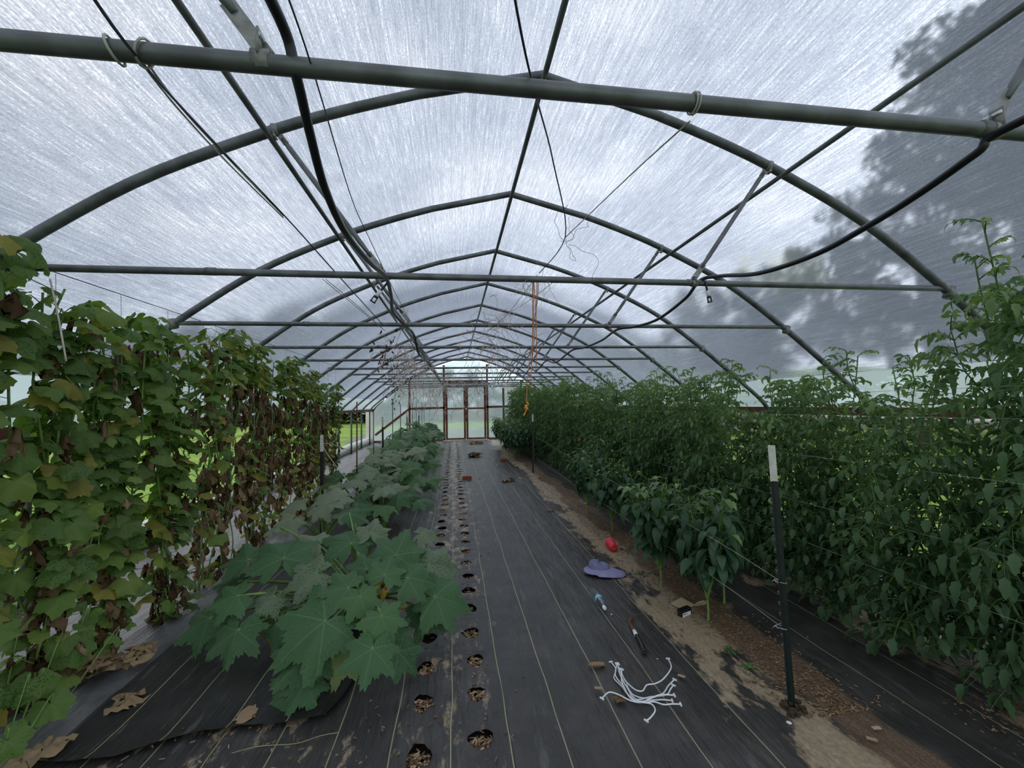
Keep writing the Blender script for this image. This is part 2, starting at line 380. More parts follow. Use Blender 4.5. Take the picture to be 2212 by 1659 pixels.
# roof film
mb = MB(); A = arch(.045, False)
A = [p for p in A if p[1] > 1.86]; A = [(-4.2 * 1.0 + .33, 1.84)] + A + [(4.2 - .33, 1.84)] if False else A
acc = [0]
for (x0, z0), (x1, z1) in zip(A, A[1:]): acc.append(acc[-1] + math.hypot(x1 - x0, z1 - z0))
NY = 150; Y0, Y1 = -2.6, YB + .05
def sagy(y):
    for a, b in zip(RIBY, RIBY[1:]):
        if a <= y <= b: return math.sin(math.pi * (y - a) / (b - a))
    return 0
def ff(u, v):
    i = round(u * (len(A) - 1)); x, z = A[i]; y = Y0 + (Y1 - Y0) * v
    s = sagy(y) * .022 + mnoise.noise(V((acc[i] * 1.3, y * 1.1, 0))) * .012 * sagy(y)
    k = 1 - s / math.hypot(x, z + .001)
    return V((XR + x * k, y, z - s * .8))
mb.grid(ff, len(A) - 1, NY, lambda u, v: (acc[round(u * (len(A) - 1))], Y0 + (Y1 - Y0) * v, 0))
roof = struct('ceiling', mb, M['film'])
roof['label'] = 'translucent woven film roof over the tunnel'
# lower clear film and shoulder, hip boards
for sd, nm in ((-1, 'left'), (1, 'right')):
    mb = MB(); B = [p for p in arch(.03, False) if p[0] > 0 and 1.50 < p[1] < 2.0]
    B = B + [(4.235, 1.52)]
    def fb(u, v, B=B, sd=sd):
        i = round(u * (len(B) - 1)); return V((XR + sd * B[i][0], Y0 + (Y1 - Y0) * v, B[i][1]))
    mb.grid(fb, len(B) - 1, 30, None, sd < 0)
    tag(struct('wall_' + nm, mb, M['clearfilm']), 'clear film shoulder strip above the %s side board' % nm)
    mb = MB(); mb.beam((XR + sd * 4.25, Y0, 1.49), (XR + sd * 4.25, YB, 1.49), .04, .15)
    tag(struct('trim_%d' % (1 if sd < 0 else 2), mb, M['wood'], None, False), 'red-brown hip board along the %s side of the tunnel' % nm)
    mb = MB()
    pts = [(XR + sd * (4.36 + .02 * math.sin(y * 1.3)), y, 1.36 if sd > 0 else .15) for y in [Y0 + (YB - Y0) * i / 30 for i in range(31)]]
    mb.tube(pts, .05 if sd > 0 else .13, 12)
    tag(mb.build('rolled_curtain', M['roll']), 'white roll of side film %s' % ('tucked up under the right hip board' if sd > 0 else 'lying along the left edge on the ground'), 'curtain roll')

def tube_between(a, b, r, n=10): mb = MB(); mb.tube([a, b], r, n); return mb
names_rib = ['nearest overhead'] + [ORD[i] for i in range(1, 12)]
for k, y in enumerate(RIBY):
    lab = ('grey steel roof arch behind the camera' if k == 0 else 'grey steel arch with crossbar, %s from the camera' % (ORD[k - 1] if k > 1 else 'nearest overhead'))
    t = thing('roof_arch', lab, 'greenhouse arch', (XR, y, 0), 0, 'galvanized arches holding up the film')
    mb = MB(); mb.tube([(x, 0, z) for x, z in arch(0, True)], .030, 12)
    mb.build('hoop', M['metal'], t)
    mb = MB()
    tw = .012
    mb.tube([(-3.1, .0, 2.41), (-3.0, -.0, 2.42), (3.0, 0, 2.44), (3.1, 0, 2.43)], [.012, .021, .021, .012], 12)
    for xs in (.98, -2.0): mb.tube([(xs - .004, 0, 2.435 if xs > 0 else 2.425), (xs + .05, 0, 2.435 if xs > 0 else 2.425)], .0235, 12)
    mb.build('crossbar', M['metal'], t)
    for sd in (-1, 1):
        b0 = V((sd * 1.03, 0, 2.46)); t0 = V((sd * 1.62, 0, 3.27)); d = (t0 - b0)
        mb = MB(); mb.tube([b0 + d * .10, b0 + d * .2, b0 + d * .9, b0 + d * .97], [.010, .016, .016, .009], 8)
        st = mb.build('strut', M['metal'], t)
        sx = d.normalized().cross(V((0, 1, 0)))
        mb = MB(); mb.beam(b0 - d * .02, b0 + d * .13, .006, .036, sx); mb.build('flattened_end', M['strap'], st, False)
        mb = MB(); mb.beam(b0 + d * .93, b0 + d * .99, .006, .034, sx); mb.build('flattened_end', M['strap'], st, False)
        for (cx, cz, rr) in ((sd * 1.03, 2.432, .025), (sd * 1.64, 3.295, .035)):
            mb = MB(); mb.tube([(cx - .018, 0, cz), (cx + .018, 0, cz)], rr, 12)
            mb.beam((cx, -.012, cz), (cx - sd * .0, -.012, cz + (.06 if rr < .03 else -.06)), .034, .005, (1, 0, 0))
            c = mb.build('clamp', M['strap'], t)
            mb = MB(); zz = cz + (.045 if rr < .03 else -.045); mb.tube([(cx, -.026, zz), (cx, .02, zz)], .008, 6)
            mb.build('bolt', M['bolt'], c)
        mb = MB(); mb.tube([(sd * 3.10 - .0, 0, 2.375), (sd * 3.13, 0, 2.45)], .036, 10); mb.build('clamp', M['strap'], t)
for dx, z, r, lab in ((0, 3.735, .019, 'dark ridge pipe running under the peak of the arches'), (-1.66, 3.235, .017, 'dark left purlin pipe running under the arches'), (1.72, 3.215, .017, 'dark right purlin pipe running under the arches')):
    tag(tube_between((XR + dx, Y0, z), (XR + dx, YB, z), r).build('purlin_pipe', M['metal']), lab, 'pipe')

# end wall
def wallstrip(mb, x0, x1, zf0, zf1, Y, nz=14, nx=None):
    nx = nx or max(2, int((x1 - x0) / .15))
    def fn(u, v):
        x = x0 + (x1 - x0) * u; a, b = zf0(x), zf1(x); z = a + (b - a) * v
        return V((x, Y + .015 * mnoise.noise(V((x * 2, z * 3, 4))), z))
    mb.grid(fn, nx, nz, lambda u, v: (x0 + (x1 - x0) * u, v * 3, 0), flip=False)
DL, DR, DT = -.40, 1.50, 2.62
for Y, nm in ((YB + .04, 'wall_back'), (Y0, 'wall_front')):  # near wall is out of view, added to hold back light from the front
    mb = MB(); top = lambda x: ztop(x - XR) - .01; zero = lambda x: 0.0
    if nm == 'wall_back':
        wallstrip(mb, XR - 4.2, DL, zero, top, Y); wallstrip(mb, DR, XR + 4.2, zero, top, Y); wallstrip(mb, DL, DR, lambda x: DT + .06, top, Y, 6)
    else: wallstrip(mb, XR - 4.2, XR + 4.2, zero, top, Y)
    tag(struct(nm, mb, M['endfilm']), 'clear film %s end wall' % ('far' if nm == 'wall_back' else 'near'))
mb = MB()
for x in (-2.0, DL - .05, DR + .05, 3.16): mb.beam((x, YB - .03, 0), (x, YB - .03, ztop(x - XR) - .03), .09, .05, (0, 1, 0))
mb.beam((DL, YB - .03, DT + .10), (DR, YB - .03, DT + .10), .05, .10); mb.beam((DL, YB - .03, DT - .01), (DR, YB - .03, DT - .01), .05, .05)
mb.beam((-2.0, YB - .03, 1.5), (DL, YB - .03, 1.52), .05, .10); mb.beam((DR, YB - .03, 1.52), (XR + 4.2, YB - .03, 1.55), .05, .10)
mb.beam((-2.0, YB - .05, 1.5), (-3.5, YB - .05, .35), .05, .10); mb.beam((XR - 4.3, YB - .03, 1.48), (XR - 4.15, YB - .03, 1.48), .05, .12)
mb.beam((XR - 4.2, YB - .03, .05), (DL, YB - .03, .05), .05, .10); mb.beam((DR, YB - .03, .05), (XR + 4.2, YB - .03, .05), .05, .10)
tag(struct('trim_3', mb, M['wood'], None, False), 'red-brown timber framing of the far end wall')
for i, (x0, x1) in enumerate(((DL + .02, (DL + DR) / 2 - .012), ((DL + DR) / 2 + .012, DR - .02))):
    mb = MB(); Yd = YB - .02; z0, z1 = .04, DT - .06
    for x in (x0 + .045, x1 - .045): mb.beam((x, Yd, z0), (x, Yd, z1), .09, .04, (0, 1, 0))
    for z in (z0 + .04, 1.47, z1 - .04): mb.beam((x0 + .09, Yd, z), (x1 - .09, Yd, z), .035, .08)
    d = struct('door_%d' % (i + 1), mb, M['wood'], None, False)
    tag(d, '%s leaf of the film-covered double door in the far wall' % ('left' if i == 0 else 'right'))
    mb = MB(); wallstrip(mb, x0 + .02, x1 - .02, lambda x: z0 + .02, lambda x: z1 - .02, Yd + .024, 10, 4); mb.build('film_panel', M['endfilm'], d)
mb = MB(); mb.box(((DL + DR) / 2, YB - .1, .012), (1.05, .06, .03)); struct('trim_4', mb, M['roll'], None, False)['label'] = 'pale sill under the far double door'
mb = MB(); mb.tube([(-.5, YB - .12, 2.58), (1.7, YB - .12, 2.60)], .035, 8); tag(mb.build('curtain_pole', M['roll']), 'pale horizontal pole hung across the far doorway', 'pole')
mb = MB(); mb.beam((-3.72, YB - .2, 0), (-3.72, YB - .2, 1.40), .32, .02, (0, 1, 0)); tag(mb.build('white_panel', M['roll'], None, False), 'white upright panel at the far left corner', 'panel')

# ------------------------------------------------------------------ floor
def hz(x, y):
    return .014 * mnoise.noise(V((x * 1.6, y * .7, 0))) + .007 * mnoise.noise(V((x * 6, y * 1.4, 3)))
def floorgrid(x0, x1, y0, y1, nx, ny, z, mat, lab, fn=hz):
    mb = MB(); mb.grid(lambda u, v: V((x0 + (x1 - x0) * u, y0 + (y1 - y0) * v, z + fn(x0 + (x1 - x0) * u, y0 + (y1 - y0) * v))), nx, ny)
    return tag(struct('floor', mb, mat), lab)
YF = YB - .06
floorgrid(.255, 4.75, Y0, YF, 90, 200, .012, M['fab'], 'black woven ground cloth of the aisle and right side')
floorgrid(-1.95, -.325, Y0, YF, 34, 200, .008, M['fab2'], 'black woven ground cloth under the squash row')
floorgrid(-3.72, -1.93, Y0, YF, 40, 200, .004, M['fabL'], 'shiny grey ground cloth under the cucumber trellis', lambda x, y: hz(x, y) + .02 * mnoise.noise(V((x * 3, y * .8, 9))))
# strip with planting holes
mb = MB(); HY0, HS = 2.03, .32; NH = 52
rows = ((-.325, -.035, -.18), (-.035, .255, .11))
holes = []
y_first = HY0 - HS * 3
for (xa, xb, xc) in rows:
    for k in range(-3, NH - 1):
        yc = HY0 + HS * k + (-.03 if xc < 0 else 0) + ru(-.015, .015); ya, yb = HY0 + HS * (k - .5), HY0 + HS * (k + .5)
        rx, ry = ru(.050, .062), ru(.055, .072); ctr = V((xc + ru(-.012, .012), yc, 0)); n = 16; vs = []
        ph = ru(0, 6)
        for j in range(n):
            a = 2 * math.pi * j / n; ca, sa = math.cos(a), math.sin(a)
            jag = 1 + .10 * math.sin(3 * a + ph) + .05 * math.sin(7 * a)
            p = ctr + V((ca * rx * jag, sa * ry * jag, 0)); vs.append((p.x, p.y, .012 + hz(p.x, p.y)))
        for j in range(n):
            a = 2 * math.pi * j / n; ca, sa = math.cos(a), math.sin(a)
            p = ctr + V((ca * rx, sa * ry, 0)) * 1.35; vs.append((p.x, p.y, .018 + hz(p.x, p.y)))
        for j in range(n):
            a = 2 * math.pi * j / n; ca, sa = math.cos(a), math.sin(a); k_ = 1 / max(abs(ca), abs(sa))
            x = (xa + xb) / 2 + ca * k_ * (xb - xa) / 2; y = (ya + yb) / 2 + sa * k_ * (yb - ya) / 2
            vs.append((x, y, .010 + hz(x, y)))
        fs = [(q * n + j, (q + 1) * n + j, (q + 1) * n + (j + 1) % n, q * n + (j + 1) % n) for q in (0, 1) for j in range(n)]
        mb.add(vs, fs); holes.append((ctr.x, ctr.y, rx, ry, xc > 0, k))
tag(struct('floor', mb, M['fab2']), 'black ground cloth strip with two rows of cut holes')
mb = MB(); mb.grid(lambda u, v: V((-.36 + .66 * u, Y0 + (YF - Y0) * v, -.035)), 2, 40)
tag(struct('floor', mb, M['soil']), 'dark soil under the cut holes')
mb = MB(); mb.grid(lambda u, v: V((-90 + 180 * u, -25 + 125 * v, -.05)), 30, 30)
tag(struct('floor', mb, M['grass']), 'bright green grass outside the tunnel')
# overlapping cloth sheet at lower left with frayed edge
edge = [atZ(x, y, .02) for x, y in ((60, 1655), (245, 1640), (330, 1610), (440, 1585), (560, 1572), (700, 1550), (745, 1505), (780, 1440))]
edge = [V((-1.93, edge[0].y, 0))] + [V((e.x, e.y, 0)) for e in edge if e.x > -1.9]
def ey(x):
    for a, b in zip(edge, edge[1:]):
        if a.x <= x <= b.x: return a.y + (b.y - a.y) * (x - a.x) / max(1e-6, b.x - a.x)
    return edge[-1].y
mb = MB()
xe = edge[-1].x
def fs_(u, v):
    x = -1.93 + (xe + 1.93) * u; ya = ey(x) + .008 * mnoise.noise(V((x * 30, 0, 0))); y = ya + (5.2 - ya) * v
    return V((x, y, .024 + hz(x, y) + (0.012 if v == 0 else 0)))
mb.grid(fs_, 60, 50)
tag(struct('floor', mb, M['fab3']), 'clean black cloth piece with frayed front edge at lower left')

# chips in holes: shared variants, one object per hole in view
def chips(n, rx, ry, z0, z1, smin=.012, smax=.035):
    mb = MB()
    for i in range(n):
        a = ru(0, 6.28); r = math.sqrt(rnd()); L = ru(smin, smax)
        rot = Matrix.Rotation(ru(0, 6.28), 3, 'Z') @ Matrix.Rotation(ru(-.5, .5), 3, 'Y') @ Matrix.Rotation(ru(-.6, .6), 3, 'X')
        mb.box((r * math.cos(a) * rx, r * math.sin(a) * ry, ru(z0, z1)), (L / 2, ru(.0025, .006), ru(.0008, .002)), rot, rnd())
    return mb
CH = [chips(95, .058, .066, -.022, .004).mesh('chips', M['chip'], False) for i in range(4)]
CHD = [chips(28, .055, .062, -.028, -.012, .008, .02).mesh('chips', M['chip'], False) for i in range(2)]
nl = {True: 0, False: 0}
for (x, y, rx, ry, right, k) in sorted(holes, key=lambda h: h[1]):
    if y < 1.55 or (not right and 2.9 < y < 5.1): continue
    nl[right] += 1
    i = nl[right]
    o = link('mulch_patch', random.choice(CH if rnd() < .75 or y < 3 else CHD), None, (x, y, .002), ru(0, 6))
    tag(o, 'wood chips in the %s cut hole of the %s row from the camera' % (ORD[i - 1] if i <= 49 else 'last', 'right' if right else 'left'), 'mulch', 'wood chips showing in the planting holes')

# mulch strip by the pepper row (stuff)
mb = MB()
def tuft(mb, n, fx, fy, z=.02, s=(.012, .05)):
    for i in range(n):
        L = ru(*s); x, y = fx(), fy()
        rot = Matrix.Rotation(ru(0, 6.28), 3, 'Z') @ Matrix.Rotation(ru(-.3, .3), 3, 'Y')
        mb.box((x, y, z + hz(x, y) + ru(-.004, .004)), (L / 2, ru(.001, .004), ru(.0006, .0015)), rot, rnd() * .7)
tuft(mb, 4200, lambda: random.gauss(1.95, .12), lambda: 1.9 + 8 * rnd() ** 1.5, .018, (.006, .024))
tuft(mb, 500, lambda: random.gauss(1.75, .2), lambda: ru(3.5, 14))
tuft(mb, 300, lambda: random.gauss(2.75, .15), lambda: ru(1.3, 1.9), .018, (.006, .024))
tag(mb.build('wood_mulch', M['chip'], None, False), 'brown straw and bark mulch strewn along the pepper row', 'mulch', None, 'stuff')
mb = MB()
tuft(mb, 500, lambda: random.gauss(-.03, .2), lambda: 1.6 + 14 * rnd() ** 1.2, .018, (.008, .03))
tuft(mb, 160, lambda: ru(-1.6, -.35), lambda: ru(1.5, 2.4), .02, (.008, .03))
tag(mb.build('wood_mulch', M['chip'], None, False), 'loose chips scattered between the two rows of holes', 'mulch', None, 'stuff')

# ------------------------------------------------------------------ leaves
def lobed(size, lob, base, depth, wd, serr, n=46, cup=.18, wave=.05, seed=0, droop=0.35):
    rg = random.Random(seed); vs = [(0, 0, 0)]; lu = [(0, 0, 0)]; fs = []
    rings = (.35, .7, 1.0); ths = [math.radians(-168 + 336 * i / n) for i in range(n + 1)]
    ph = rg.random() * 6
    for q, k in enumerate(rings):
        for i, t in enumerate(ths):
            g = 0
            for (l, ln) in lob:
                g = max(g, ln * math.exp(-((math.degrees(t) - l) / wd) ** 2))
            r = base + depth * g
            e = min(1, (180 - abs(math.degrees(t))) / 40 + .25); r *= e
            if q == 2: r *= 1 + serr * ((i % 2) * 2 - 1) + rg.uniform(-.03, .03)
            r *= size; x, y = r * k * math.cos(t), r * k * math.sin(t); rr = r * k / size
            z = size * (-droop * rr * rr + cup * .3 * (math.cos(t * 7 + .3 * ph) * .35 * rr * rr + .5 * math.sin(t * 2 + ph) * rr) + wave * math.sin(5 * t + ph) * rr * rr * 2)
            vs.append((x, y, z)); lu.append((x / size, y / size, 0))
    m_ = n + 1
    for i in range(n): fs.append((0, 1 + i, 2 + i))
    for q in range(2):
        for i in range(n): a = 1 + q * m_ + i; fs.append((a, a + m_, a + m_ + 1, a + 1))
    return vs, fs, lu
def zleaf(size, seed):
    rg = random.Random(seed * 7 + 1); j = lambda v, s: v + rg.uniform(-s, s)
    LZ = [(0, 1), (j(50, 4), j(.90, .06)), (j(-50, 4), j(.90, .06)), (j(103, 5), j(.70, .07)), (j(-103, 5), j(.70, .07)), (j(22, 3), .52), (j(-22, 3), .50), (j(75, 4), .35), (j(-75, 4), .35), (j(140, 5), .3), (j(-140, 5), .3)]
    return lobed(size, LZ, .44, .56, 18, .05, 84, .5, .05, seed, .34)
def cleaf(size, seed, n=30):
    rg = random.Random(seed * 5 + 2); j = lambda v, s: v + rg.uniform(-s, s)
    return lobed(size, [(0, 1), (j(60, 6), j(.72, .1)), (j(-60, 6), j(.72, .1)), (j(118, 6), j(.75, .1)), (j(-118, 6), j(.75, .1))], .71, .25, 20, .035, n, .5, .08, seed, .42)
def frame(tip, nrm):
    x = V(tip).normalized(); z = V(nrm) - x * V(nrm).dot(x)
    if z.length < 1e-3: z = x.orthogonal()
    z.normalize(); y = z.cross(x); return Matrix((x, y, z)).transposed()
def addleaf(mb, data, pos, tip, nrm, s=1, r=None):
    vs, fs, lu = data; R_ = frame(tip, nrm); p = V(pos)
    mb.add([p + R_ @ (V(v) * s) for v in vs], fs, lu, rnd() if r is None else r)
ZL = [zleaf(1, i) for i in range(5)]; CL = [cleaf(1, 10 + i, 34) for i in range(7)]
def blade(L, W, droop=.4, fold=.25, nseg=5, ser=0, twist=0, ex=.75):
    vs = []; fs = []; lu = []
    for i in range(nseg + 1):
        t = i / nseg; w = W * .5 * math.sin(math.pi * min(1, t ** ex)) ** .8 if 0 < t < 1 else .0015
        if ser and i % 2: w *= 1 - ser
        z = -droop * L * t * t
        x = L * (t - .25 * droop * t * t * t)
        for s in (-1, 0, 1):
            tw = twist * t
            vs.append((x, s * w, z + abs(s) * fold * w + s * w * tw)); lu.append((t, s * .3, 0))
    for i in range(nseg):
        for j in range(2): a = i * 3 + j; fs.append((a, a + 3, a + 4, a + 1))
    return vs, fs, lu
PL = [blade(1, .56, .25 + .2 * i, .35, 6, 0, .3 * (-1) ** i) for i in range(4)]
TLf = [blade(1, .52, .25 + .3 * i, .45, 7, .26, .4 * (-1) ** i, .95) for i in range(3)]
def drymesh(n=14, seed=0):
    rg = random.Random(seed); vs = [(0, 0, 0)]; fs = []; k = 9
    for q in (1, 2, 3, 4):
        for i in range(k):
            a = 2 * math.pi * i / k; r = .20 * (.6, 1.1, 1.3, .5)[q - 1] * rg.uniform(.2, 1.7)
            vs.append((.25 * q + rg.uniform(-.13, .13), r * math.cos(a) * 1.0, r * math.sin(a) * .4 + rg.uniform(-.08, .08)))
    for i in range(k): fs.append((0, 1 + i, 1 + (i + 1) % k))
    for q in range(3):
        for i in range(k):
            if rg.random() < .12: continue
            a = 1 + q * k; fs.append((a + i, a + k + i, a + k + (i + 1) % k, a + (i + 1) % k))
    return vs, fs, [(0, 0, 0)] * len(vs)
DL_ = [drymesh(seed=i) for i in range(6)]

# ------------------------------------------------------------------ squash
def petiole(mb, a, b, r=.011, lift=.25):
    a, b = V(a), V(b); m_ = (a + b) / 2 + V((0, 0, (b - a).length * lift * .5))
    mb.tube(cr([a, m_, b], 4), [r * (1.15 - .5 * i / 8) for i in range(9)], 6)
def squash_plant(loc, label, spec, fruit=True, group='squash plants in the left row'):
    t = thing('squash_plant', label, 'squash plant', loc, 0, group); loc = V(loc)
    mb = MB(); mb.tube([(0, 0, -.02), (0, .02, .06), (.03, .0, .15)], [.03, .028, .015], 8); mb.build('stem', M['gstem'], t)
    for (a, tip, nrm, size, mat, r) in spec:
        a = V(a) - loc
        mb = MB(); addleaf(mb, random.choice(ZL), (0, 0, 0), tip, nrm, size, r)
        lf = mb.build('leaf', M[mat], t); lf.location = a
        mb = MB(); petiole(mb, V((ru(-.03, .03), ru(-.03, .03), .07)) - a, (0, 0, 0), .013, .12); mb.build('petiole', M['gstem'], lf)
    return t
def fruit_flower(t, p, d, flower=True):
    mb = MB(); d = V(d).normalized(); p = V(p)
    mb.tube([p, p + d * .04, p + d * .09, p + d * .13, p + d * .15], [.006, .013, .02, .019, .008], 8); f = mb.build('squash_fruit', M['squash'], t)
    if flower:
        mb = MB(); q = p + d * .15; mb.tube([q, q + d * .02, q + d * .05], [.008, .014, .010], 7); mb.build('blossom', M['flower'], f)
def C5(x, y): return 350 + x * .3316, 1050 + y * .3316
near = [ # attach, tip (crop px), height at attach, material, tone
 ((1370, 1060), (1300, 1350), .34, 'zuc', .45), ((1060, 880), (650, 1160), .40, 'zuc', .4), ((1215, 665), (985, 695), .52, 'zuc', .5), ((1230, 370), (1180, 215), .58, 'zuc', .35),
 ((1525, 450), (1610, 245), .55, 'zuc', .45), ((1365, 310), (1400, 185), .62, 'zucp', .2), ((560, 480), (530, 345), .52, 'zuc', .3), ((790, 470), (850, 250), .56, 'zuc', .4),
 ((1600, 600), (1815, 600), .50, 'zuc', .4), ((1740, 520), (1990, 485), .44, 'zucp', .1), ((1780, 720), (2050, 760), .34, 'zuc', .5), ((1710, 800), (1860, 960), .24, 'zuc', .1),
 ((490, 715), (255, 790), .42, 'zuc', .55), ((310, 860), (30, 1040), .27, 'zuc', .2), ((490, 940), (385, 1215), .27, 'zuc', .3), ((1000, 570), (755, 640), .50, 'zucp', .1),
 ((720, 720), (640, 800), .38, 'zucp', .0), ((950, 1100), (680, 1355), .24, 'zuc', .15), ((940, 1270), (815, 1510), .13, 'zuc', .2), ((900, 1290), (660, 1515), .10, 'zuc', .15),
 ((1430, 850), (1500, 1000), .44, 'zuc', .7), ((1330, 540), (1300, 430), .52, 'zuc', .3), ((1290, 720), (1330, 820), .48, 'zuc', .8), ((1540, 1080), (1640, 1180), .20, 'zuc', .1),
 ((1010, 370), (880, 300), .50, 'zucp', .6), ((1220, 175), (1380, 130), .60, 'zuc', .2), ((760, 260), (660, 280), .45, 'zucp', .4), ((1700, 310), (1830, 320), .45, 'zucp', .3),
 ((500, 620), (300, 640), .36, 'zuc', .1), ((690, 850), (690, 1000), .24, 'zuc', .95), ((1170, 1100), (1120, 1280), .20, 'zuc', 1.0), ((1050, 470), (940, 560), .38, 'zuc', .9),
 ((400, 960), (260, 1010), .2, 'zuc', .05), ((820, 900), (700, 1060), .25, 'zuc', .1), ((1480, 930), (1600, 1000), .25, 'zuc', .1), ((1100, 1050), (900, 1200), .2, 'zuc', .05), ((1450, 580), (1480, 500), .55, 'zuc', .6)]
crown = V((-.74, 3.45, .02)); spec = []
for (a, b, z, mt, r) in near:
    A_ = atZ(*C5(*a), z); view = (CAM - A_).normalized()
    # tip on the plane through the attach point whose normal leans up and a little outwards/towards the viewer
    out = V((A_.x - crown.x, A_.y - crown.y, 0)); 
    steep = .35 if z > .3 else .6
    nrm = (V((0, 0, 1)) + out * steep + V((view.x, view.y, 0)) * .55).normalized()
    d = ray(*C5(*b)); den = d.dot(nrm)
    Tp = CAM + d * ((A_ - CAM).dot(nrm) / den) if abs(den) > .05 else A_ + out
    tip = Tp - A_; L = tip.length; L = min(.37, max(.16, L * .93))
    if (A_ + tip.normalized() * L).z < .03: tip.z = (.04 - A_.z) * .9
    spec.append((A_, tip, nrm, L, mt, r))
sq = squash_plant(crown, 'big dark green squash bush in the foreground beside the aisle', spec)
for (x, y, d, fl) in ((1405, 720, (.1, -.2, 1), True), (1420, 770, (.3, -.4, .8), True), (1470, 760, (1, -.3, -.2), True), (1320, 985, (-.05, .1, 1), False)):
    p = atZ(*C5(x, y), .24) - crown; fruit_flower(sq, p, d, fl)
def rand_squash(i, x, y, n, hgt, mild, spread):
    loc = V((x, y, .02)); sp = []
    for k in range(n):
        a = 2.4 * k + ru(-.3, .3); q = math.sqrt((k + .5) / n); rad = q * spread * ru(.85, 1.1); z = hgt * (1.05 - .55 * q * q) * ru(.85, 1.12)
        d = V((math.cos(a), math.sin(a), 0)); A_ = loc + d * rad + V((0, 0, z))
        tip = d + V((ru(-.6, .6), ru(-.6, .6), ru(-.5, .25))); nrm = V((ru(-.4, .4), -.5 + ru(-.4, .3), 1)) + d * (.25 + .4 * q)
        mt = 'zucp' if rnd() < mild else 'zuc'
        sp.append((A_, tip, nrm, ru(.20, .29), mt, rnd() * .85))
    return squash_plant(loc, 'squash plant in the left row, %s behind the big foreground bush' % ORD[i], sp)
pl = [(-1.55, 5.15, 9, .62, .85, .42), (-.95, 5.75, 16, .50, .5, .5), (-1.45, 6.5, 13, .58, .7, .5), (-.85, 7.1, 18, .52, .15, .5), (-1.35, 7.9, 17, .66, .55, .55), (-.95, 8.8, 18, .66, .5, .5),
      (-1.45, 9.6, 17, .7, .6, .55), (-.95, 10.5, 18, .78, .4, .55), (-1.5, 11.4, 16, .8, .4, .6), (-1.0, 12.4, 18, .86, .3, .6), (-1.5, 13.4, 16, .88, .2, .6), (-1.0, 14.4, 18, .9, .15, .65), (-1.5, 15.5, 16, .9, .2, .65), (-1.0, 16.6, 16, .85, .2, .6)]
for i, a in enumerate(pl): rand_squash(i, a[0], a[1], a[2], a[3], a[4], a[5])

# ------------------------------------------------------------------ cucumbers on the trellis
def wander(a, b, n, amp):
    a, b = V(a), V(b); return [a.lerp(b, i / n) + V((ru(-amp, amp), ru(-amp, amp), 0)) * (0 if i in (0, n) else 1) for i in range(n + 1)]
def cucumber(kind, seed, H=2.4, full=1.0):
    random.seed(seed)
    G, Yl, Dy, St, Sd = MB(), MB(), MB(), MB(), MB()
    for s in range(7 if kind == 'A' else 5):
        path = cr(wander((ru(-.03, .03), ru(-.05, .05), 0), (ru(-.06, .12), ru(-.27, .27), H * ru(.82, 1.0)), 9, .06), 3)
        St.tube(path, [.006] * len(path), 5)
        for k, p in enumerate(path):
            f = p.z / H
            for rep in range(3):
                if f < .25 and rnd() < (.4 if kind == 'A' else .3): continue
                sd = random.choice((-1, 1)); yy = ru(-.9, .9)
                d = V((sd * ru(.5, 1.0), yy, ru(-.1, .5))).normalized()
                q = p + d * ru(.05, .16)
                green = (kind == 'A' and (f > .25 or rnd() < .5) and rnd() < .74) or (kind == 'B' and (f > .78 or rnd() < .16)) or (kind == 'M' and (f > .6 or rnd() < .3) and rnd() < .7)
                if green:
                    if rnd() > (.62 if kind == 'A' else .75) * full: continue
                    s_ = ru(.05, .125) * (1 if kind == 'A' else .8)
                    mbx = Yl if rnd() < {'A': .10, 'B': .4, 'M': .3}[kind] else G
                    St.tube([p, (p + q) / 2 + V((0, 0, .03)), q], .0028, 4, caps=False)
                    addleaf(mbx, random.choice(CL), q, V((sd * ru(.3, 1), yy * .8, -ru(.2, .9))), V((sd * ru(.1, .8), ru(-.5, .1), ru(.6, 1))), s_)
                elif rnd() < {'A': .35 if f > .35 else .75, 'B': .55, 'M': .45}[kind] and f < .95:
                    s_ = ru(.07, .16); q = p + d * ru(.02, .12)
                    Dy.tube([p, q], .002, 3, caps=False)
                    addleaf(Dy, random.choice(DL_), q, V((ru(-.3, .3), ru(-.3, .3), -1)), V((ru(-1, 1), ru(-1, 1), .2)), s_)
    for i in range(14 if kind == 'A' else 10):   # tendrils
        z = ru(.2, H); a = V((ru(-.1, .1), ru(-.25, .25), z)); pts = [a]
        for j in range(7): pts.append(pts[-1] + V((ru(-.03, .03), ru(-.04, .04), ru(-.045, .01))))
        St.tube(cr(pts, 3), .0016, 3, caps=False)
    return G, Yl, Dy, St, Sd
CV = {}
for kd, n in (('A', 3), ('B', 4), ('M', 2)):
    for i in range(n):
        mbs = cucumber(kd, 100 + i + ord(kd))
        CV[kd, i] = [b.mesh(nm, M[mt]) for b, nm, mt in zip(mbs, ('foliage', 'yellow_foliage', 'withered_foliage', 'stem', 'dry_stem'), ('cuc', 'yel', 'dry', 'gstem', 'bstem'))]
random.seed(21)
order = ['A', 'A', 'A', 'A', 'A', 'M', 'B', 'B', 'B', 'B', 'B', 'B', 'B', 'B', 'M']
